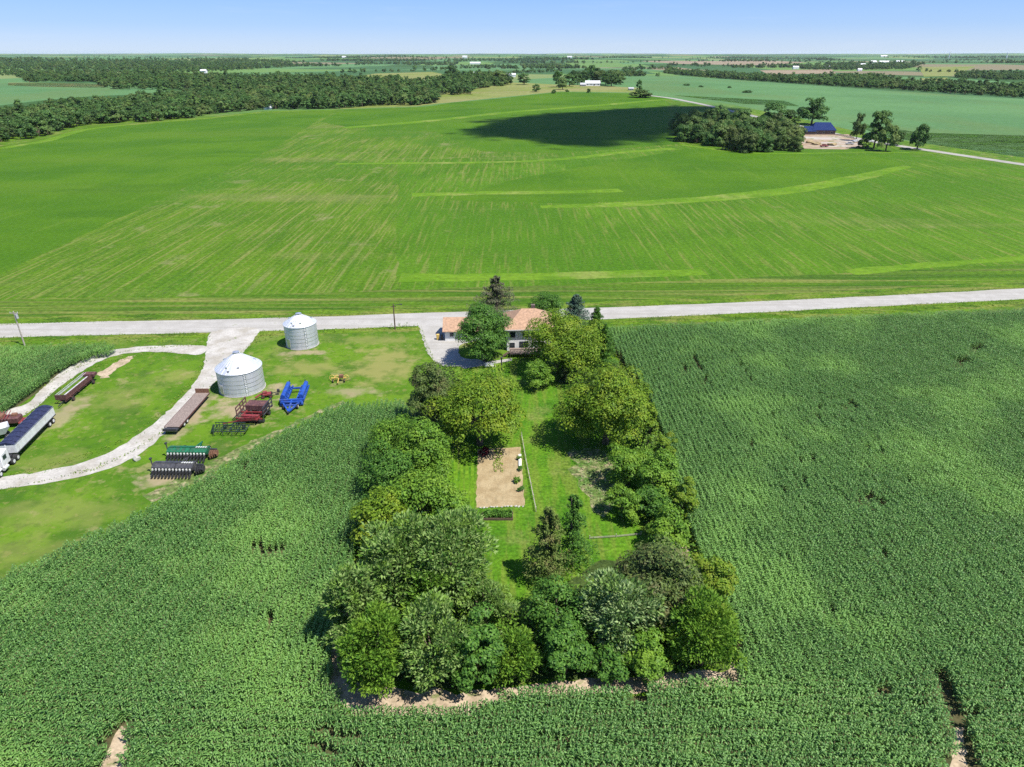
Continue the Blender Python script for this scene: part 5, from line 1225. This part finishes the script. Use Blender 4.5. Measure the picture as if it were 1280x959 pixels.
def garden():
    L_veg = LM['green']
    # three crop rows and a raised bed
    W = wpoly([(617, 563), (628, 563), (629, 591), (616, 591)], 0); leafy_floor('garden_greens', [W], .5, 22, .26, 'lime')
    p = at(622, 651); s = mpp(p); t = empty('raised_bed', p + Vector((0, .8, 0)), 0, 'raised bed of dark leafy plants below the garden plot', 'garden bed')
    w, d = 38 * s, 1.5
    MB().box((0, -d / 2, .2), (w, .08, .4)).box((0, d / 2, .2), (w, .08, .4)).box((-w / 2, 0, .2), (.08, d - .09, .4)).box((w / 2, 0, .2), (.08, d - .09, .4)).build('frame', P_wood, t)
    n = 900; P = np.c_[RNG.uniform(-w / 2 + .1, w / 2 - .1, n), RNG.uniform(-d / 2 + .1, d / 2 - .1, n), .35 + RNG.random(n) * .55]
    Nn = unit(RNG.normal(0, .5, (n, 3)) + np.array([0, 0, .9])); T = unit(RNG.normal(size=(n, 3))); Lf = RNG.uniform(.18, .38, n)
    V, F = cards(P, T, Nn, Lf, Lf * .6); link('foliage', np_mesh('foliage', V, F), t, LM['dark'])
    for i, (px, py, r) in enumerate(((646, 603, .55), (650, 588, .45), (649, 575, .4), (651, 614, .5))):
        rg = np.random.default_rng(900 + i); V, F, Cn = crown_broad(rg, r, r * .9, r * .9, .22, False, 1.6)
        o = link('vegetable_plant', np_mesh('vegetable_plant', V, F), None, LM['dark' if i % 2 else 'green']); o.location = at(px, py)
        tag(o, 'leafy plant along the fence side of the tan garden plot', 'plant', 'plants along the fence side of the garden plot')
    rg = np.random.default_rng(77); V, F, _ = crown_broad(rg, .9, .6, .6, .3, False, 1.8)
    o = link('red_leaf_plant', np_mesh('red_leaf_plant', V, F), None, leaf_mat('red_leaf', (.06, .008, .015), (.14, .02, .03))); o.location = at(606, 568)
    tag(o, 'dark red leafed plant at the top corner of the garden plot', 'plant')
    random.seed(5)
    for k in range(13):
        px = 600 + k * 4.4; o = MB().blob((0, 0, .1), random.uniform(.12, .2), 1, (1.2, 1, .7), .2, k).build('edging_stone', P_stone); o.location = at(px + random.uniform(-1, 1), 635 + random.uniform(-.6, .6) - k * .12)
        tag(o, 'small stone in the row along the lower garden edge', 'stone', 'edging stones of the garden plot')
    def fence(pts, label, hgt, m):
        q = [at(*p) for p in pts]; t = empty('garden_fence', q[0], 0, label, 'fence'); o = q[0]
        tot = []
        for a, b in zip(q, q[1:]):
            n = max(1, int((b - a).length / 2.4)); tot += [a.lerp(b, k / n) for k in range(n)]
        tot.append(q[-1])
        for p in tot: MB().box(p - o + Vector((0, 0, hgt / 2)), (.09, .09, hgt)).build('post', P_pole, t)
        w = MB()
        for a, b in zip(tot, tot[1:]):
            for z in (.3, .6, hgt - .06): w.beam(a - o + Vector((0, 0, z * hgt / 1.1)), b - o + Vector((0, 0, z * hgt / 1.1)), .03, .04)
        w.build('rail', m, t); return t
    fence([(652, 546), (657, 575), (664, 610), (670, 640)], 'low weathered fence between the garden plot and the weedy lawn', .9, P_pole)
    fence([(737, 674), (770, 672), (801, 669)], 'low weathered fence across the lawn behind the two thin conifers', .6, P_pole)
    t = empty('cold_frame', at(650, 577), 0, 'long white cold frame along the garden fence', 'cold frame')
    MB().box((0, 0, .14), (.4, 3.4, .28)).build('base', P_pole, t); MB().box((0, 0, .30), (.44, 3.44, .04)).build('lid', P_pale, t)
garden()

def far_house(px, py, wpx, wallpx, roofpx, label, wm, rm, depth=9, rz=0, hipped=False, cat='house', wing=None, windows=True):
    p = at(px, py); s = mpp(p); w = wpx * s; hw = max(2.4, wallpx * s); rise = max(1.2, roofpx * s)
    t = empty('farm_building' if cat != 'house' else 'farmhouse', (p.x, p.y + depth / 2, p.z - .15), rz, label, cat)
    walls(MB(), w, depth, hw, 0 if hipped else rise).build('wall', wm, t)
    (hip(MB(), w, depth, hw, rise, w * .2) if hipped else gable(MB(), w, depth, hw, rise, .5, .2)).build('roof', rm, t)
    if windows:
        n = max(2, int(w / 4.5))
        for k in range(n): window(t, -w / 2 + (k + .5) * w / n, -depth / 2, hw * .55, 1.2, min(1.4, hw * .4))
    MB().box((w * .08, -depth / 2 - .01, 1.05), (1.1 if windows else 3.5, .12, 2.1 if windows else min(hw * .8, 3))).build('door', P_wood if windows else P_greyroof, t)
    if wing:
        b2 = MB(); 
        for v in [0]: pass
        walls(b2, wing[1], depth * .8, hw * .8, rise * .6)
        for v in b2.bm.verts: v.co.x += wing[0]; v.co.y -= 2.2
        b2.build('wing_wall', wm, t)
        b3 = gable(MB(), wing[1], depth * .8, hw * .8, rise * .6, .4, .2)
        for v in b3.bm.verts: v.co.x += wing[0]; v.co.y -= 2.2
        b3.build('wing_roof', rm, t)
    return t
p = at(1030, 169); s = mpp(p)
far_house(1030, 168.5, 28, 5.5, 8.5, 'low dark house with a bright navy metal roof in a dirt yard', P_brick, P_navyroof, 12, -.06, True, wing=(-17 * s, 12 * s))
def vehicle(px, py, label, m, rz, cat='pickup', box=False):
    t = empty(cat + '_truck' if cat == 'pickup' else 'car', at(px, py), rz, label, cat)
    MB().box((0, 0, .85), (5.3, 1.95, .62)).build('body', m, t, bevel=.12)
    cb = MB(); cb.poly([(-1.3, -.9, 1.16), (1.3, -.9, 1.16), (.7, -.78, 1.85), (-1.0, -.78, 1.85), (-1.3, .9, 1.16), (1.3, .9, 1.16), (.7, .78, 1.85), (-1.0, .78, 1.85)], [(0, 1, 2, 3), (7, 6, 5, 4), (1, 5, 6, 2), (3, 2, 6, 7), (0, 3, 7, 4), (0, 4, 5, 1)]); c = cb.build('cab', m, t)
    for sd in (-1, 1):
        MB().box((-.1, sd * .86, 1.5), (1.5, .06, .42)).build('side_window', P_glass, c)
        for x in (-1.65, 1.65): axle_wheel(t, (x, sd * .88, .38), .38, .25, 'Y')
    MB().box((1.02, 0, 1.52), (.1, 1.5, .5), ry=-.7).build('windscreen', P_glass, c)
vehicle(1030, 184, 'red pickup parked on the tan dirt in front of the navy roofed house', P_red, .15)
vehicle(1070, 178, 'white pickup beside the thin tall tree in the dirt yard', P_white, .4); vehicle(1062, 181, 'grey car parked near the white pickup in the dirt yard', P_greyroof, -.2, 'car'); vehicle(1088, 178, 'white car behind the tallest sparse tree', P_white, .2, 'car')
random.seed(9)
for px, py in ((1012, 179), (1020, 181), (1040, 182)):
    p = at(px, py); o = MB().blob((0, 0, .7), 2.6, 2, (1.2, .9, .45), .25, int(px)).build('dirt_pile', M_garden); o.location = p
    tag(o, 'heap of tan dirt in the yard before the navy roofed house', 'dirt heap', 'dirt heaps in the yard of the navy roofed house')
for a in ((741, 107.5, 18, 3.2, 2.8, 'white hilltop house with pale roof among dark trees', P_wall, P_white, 9, 0, False, 'house'), (729, 108, 7, 2.2, 1.8, 'small grey shed at the left of the white hilltop house', P_tanwall, P_greyroof, 7, 0, False, 'shed'),
          (638, 96.5, 13, 2.6, 1.8, 'white shed in the meadow between two woods', P_wall, P_white, 12, 0, False, 'shed'), (595, 94, 15, 2.0, 1.6, 'tan farm building behind the meadow wood', P_tanwall, P_white, 14, 0, False, 'barn'),
          (594, 80.5, 13, 1.6, 1.2, 'long white barn far beyond the meadow wood', P_wall, P_white, 20, 0, False, 'barn'), (581, 73, 6, 2.0, 1.0, 'tiny white farm on the skyline above the meadow wood', P_wall, P_white, 16, 0, False, 'barn'),
          (254, 92, 7, 3.2, 1.6, 'white house alone in the far creek woods', P_wall, P_white, 12, 0, False, 'house'), (335, 137, 9, 2.6, 2.4, 'pale shed tucked under the creek wood at the field edge', P_wall, P_white, 6, 0, False, 'shed'),
          (995, 86.5, 7, 2.2, 1.4, 'white barn alone at the left of the far farmstead on the ridge', P_wall, P_white, 12, 0, False, 'barn'), (1035, 86, 6, 2.0, 1.4, 'small white house among trees of the far ridge farmstead', P_wall, P_white, 10, 0, False, 'house'),
          (1077, 84, 11, 2.6, 1.6, 'big white barn of the far ridge farmstead', P_wall, P_white, 16, .2, False, 'barn'), (1092, 79.5, 7, 2.0, 1.4, 'white shed uppermost left in the ridge farmstead', P_wall, P_white, 14, 0, False, 'shed'),
          (1106, 79.5, 13, 1.8, 1.4, 'long white shed in the middle of the ridge farmstead', P_wall, P_white, 16, 0, False, 'shed'), (1126, 79, 11, 1.8, 1.2, 'long white shed at the right end of the ridge farmstead', P_wall, P_white, 16, 0, False, 'shed'),
          (1075, 89, 5, 2.0, 1.2, 'small white shed below the big white barn', P_wall, P_white, 8, 0, False, 'shed'), (789, 113, 6, 1.6, 1.2, 'tan shed beside the brownish thicket at the side road', P_tanwall, P_greyroof, 6, 0, False, 'shed'),
          (430, 72.6, 5, 1.4, .8, 'tiny white farm on the skyline above the left pale field', P_wall, P_white, 16, 0, False, 'barn'), (712, 72.6, 6, 1.4, .8, 'tiny white farm on the skyline above the hilltop farm', P_wall, P_white, 16, 0, False, 'barn'), (1105, 71.5, 8, 1.4, .8, 'tiny pale farm on the skyline above the ridge farmstead', P_wall, P_white, 16, 0, False, 'barn')):
    far_house(*a, windows=a[11] == 'house')
for k, (px, hh) in enumerate(((1186, 9), (1258, 8))):
    p = at(px, 73); H = hh * mpp(p) * .8; t = empty('silo', p, 0, ('white tower silo on the skyline beyond the ridge farmstead', 'white tower silo on the skyline furthest right')[k], 'silo')
    MB().lathe([(4, -2), (4, H)], 20).build('shaft', P_wall, t, smooth=True); MB().lathe([(4.1, H), (3, H + 2), (0, H + 3)], 20).build('dome', P_white, t, smooth=True)

# ------------------------------------------------------------------ light, cloud, air, camera
ELEV, AZ = R(61), R(120)      # azimuth clockwise from +Y
SUN = Vector((math.cos(ELEV) * math.sin(AZ), math.cos(ELEV) * math.cos(AZ), math.sin(ELEV)))
sd = bpy.data.lights.new('sun', 'SUN'); sd.energy = 4.4; sd.angle = R(.53); sd.color = (1, .955, .885)
so = bpy.data.objects.new('sun', sd); C.objects.link(so); so.rotation_euler = SUN.to_track_quat('Z', 'Y').to_euler(); so.location = (0, 0, 300)
def cloud():
    W = wpoly([(560, 166), (600, 150), (660, 142), (740, 137), (838, 131), (900, 131), (900, 150), (870, 158), (846, 170), (834, 180), (760, 186), (712, 190), (670, 183), (640, 177), (600, 176)], 0)
    holes = wpoly([(560, 158), (600, 153), (660, 150), (660, 153), (610, 158)], 0)
    b = MB(); x0, x1 = min(p[0] for p in W), max(p[0] for p in W); y0, y1 = min(p[1] for p in W), max(p[1] for p in W); rg = random.Random(4)
    n = 0
    for k in range(4200):
        x, y = rg.uniform(x0 - 15, x1 + 15), rg.uniform(y0 - 25, y1 + 25)
        if not inside(x, y, W) or inside(x, y, holes): continue
        t = rg.uniform(640, 700) / SUN.z; c = Vector((x, y, height(x, y))) + SUN * t
        dist = min(math.hypot(x - q[0], y - q[1]) for q in W); r = max(5, min(26, dist * .5 + 3)) * rg.uniform(.7, 1.1)
        if dist < 45 and rg.random() < .62 - dist * .012: continue
        if dist < 30: r *= .7
        b.blob(c, r, 1, (1.3, 1.3, .7), .2, k); n += 1
        if n > 380: break
    m, nt, N, L = nodes_of('cloud_white'); df = N('ShaderNodeBsdfDiffuse'); df.inputs[0].default_value = (.86, .86, .88, 1); tr = N('ShaderNodeBsdfTransparent'); mx = N('ShaderNodeMixShader'); mx.inputs[0].default_value = .30
    L(tr.outputs[0], mx.inputs[1]); L(df.outputs[0], mx.inputs[2]); L(mx.outputs[0], N('ShaderNodeOutputMaterial').inputs[0])
    o = b.build('cloud', m, None, smooth=True); tag(o, kind='structure')
cloud()
world = bpy.data.worlds.new('World'); bpy.context.scene.world = world; world.use_nodes = True
nt = world.node_tree; nt.nodes.clear()
sky = nt.nodes.new('ShaderNodeTexSky'); sky.sky_type = 'NISHITA'; sky.sun_disc = False; sky.sun_elevation = ELEV; sky.sun_rotation = AZ
sky.altitude = 300; sky.air_density = 1.0; sky.dust_density = .6; sky.ozone_density = 2.5
bg = nt.nodes.new('ShaderNodeBackground'); bg.inputs[1].default_value = .115; wo = nt.nodes.new('ShaderNodeOutputWorld')
tint = nt.nodes.new('ShaderNodeMix'); tint.data_type = 'RGBA'; tint.blend_type = 'MULTIPLY'; tint.inputs[0].default_value = 1; tint.inputs[7].default_value = (.58, .70, 1.06, 1)
nt.links.new(sky.outputs[0], tint.inputs[6])
_N = lambda t, **k: _n(nt, t, k); _L = nt.links.new
_tc = _N('ShaderNodeTexCoord').outputs['Generated']; _sz = _N('ShaderNodeSeparateXYZ'); _L(_tc, _sz.inputs[0])
_cr = _N('ShaderNodeValToRGB'); _L(_sz.outputs['Z'], _cr.inputs[0]); _e = _cr.color_ramp.elements
_e[0].position, _e[0].color = 0.0, (.68, .82, 1.0, 1); _e[1].position, _e[1].color = .075, (.215, .44, .92, 1)
_k = _e.new(.03); _k.color = (.38, .60, .97, 1); _k = _e.new(.5); _k.color = (.14, .27, .62, 1)
_sc = _N('ShaderNodeVectorMath', operation='SCALE'); _sc.inputs['Scale'].default_value = 4.5; _L(_cr.outputs[0], _sc.inputs[0])
clear = mix(_N, _L, .72, tint.outputs[2], _sc.outputs[0])
_f = noise_fac(_N, _L, _tc, (2.2, 2.2, 26), 2.4, 6)
thin = mix(_N, _L, ramp(_N, _L, _f, .54, .80, .10), clear, (4.2, 4.4, 4.8))
nt.links.new(thin, bg.inputs[0]); nt.links.new(bg.outputs[0], wo.inputs[0])

HAZE = 1.7e-5
hz = MB().box((0, 9800, 3), (42000, 32000, 126)).build('haze', None, None); tag(hz, kind='stuff')
hz.data.materials.clear(); m = bpy.data.materials.new('haze_air'); m.use_nodes = True; m.node_tree.nodes.clear()
pv = m.node_tree.nodes.new('ShaderNodeVolumePrincipled'); pv.inputs['Color'].default_value = (.80, .88, 1, 1); pv.inputs['Density'].default_value = HAZE; pv.inputs['Anisotropy'].default_value = .2
mo = m.node_tree.nodes.new('ShaderNodeOutputMaterial'); m.node_tree.links.new(pv.outputs[0], mo.inputs['Volume']); hz.data.materials.append(m)

cd = bpy.data.cameras.new('camera'); cd.sensor_width = 36; cd.lens = 36 * FPX / 1280; cd.clip_start = .5; cd.clip_end = 60000
co = bpy.data.objects.new('camera', cd); C.objects.link(co); co.location = (0, 0, CAM_H); co.rotation_euler = (PI / 2 - PITCH, 0, 0)
sc = bpy.context.scene; sc.camera = co
sc.view_settings.view_transform = 'Standard'; sc.view_settings.look = 'None'; sc.view_settings.gamma = 1; sc.view_settings.exposure = .9
sc.cycles.use_denoising = False; sc.cycles.sample_clamp_indirect = 2.0; sc.cycles.volume_bounces = 1; sc.cycles.max_bounces = 8; sc.cycles.transparent_max_bounces = 48
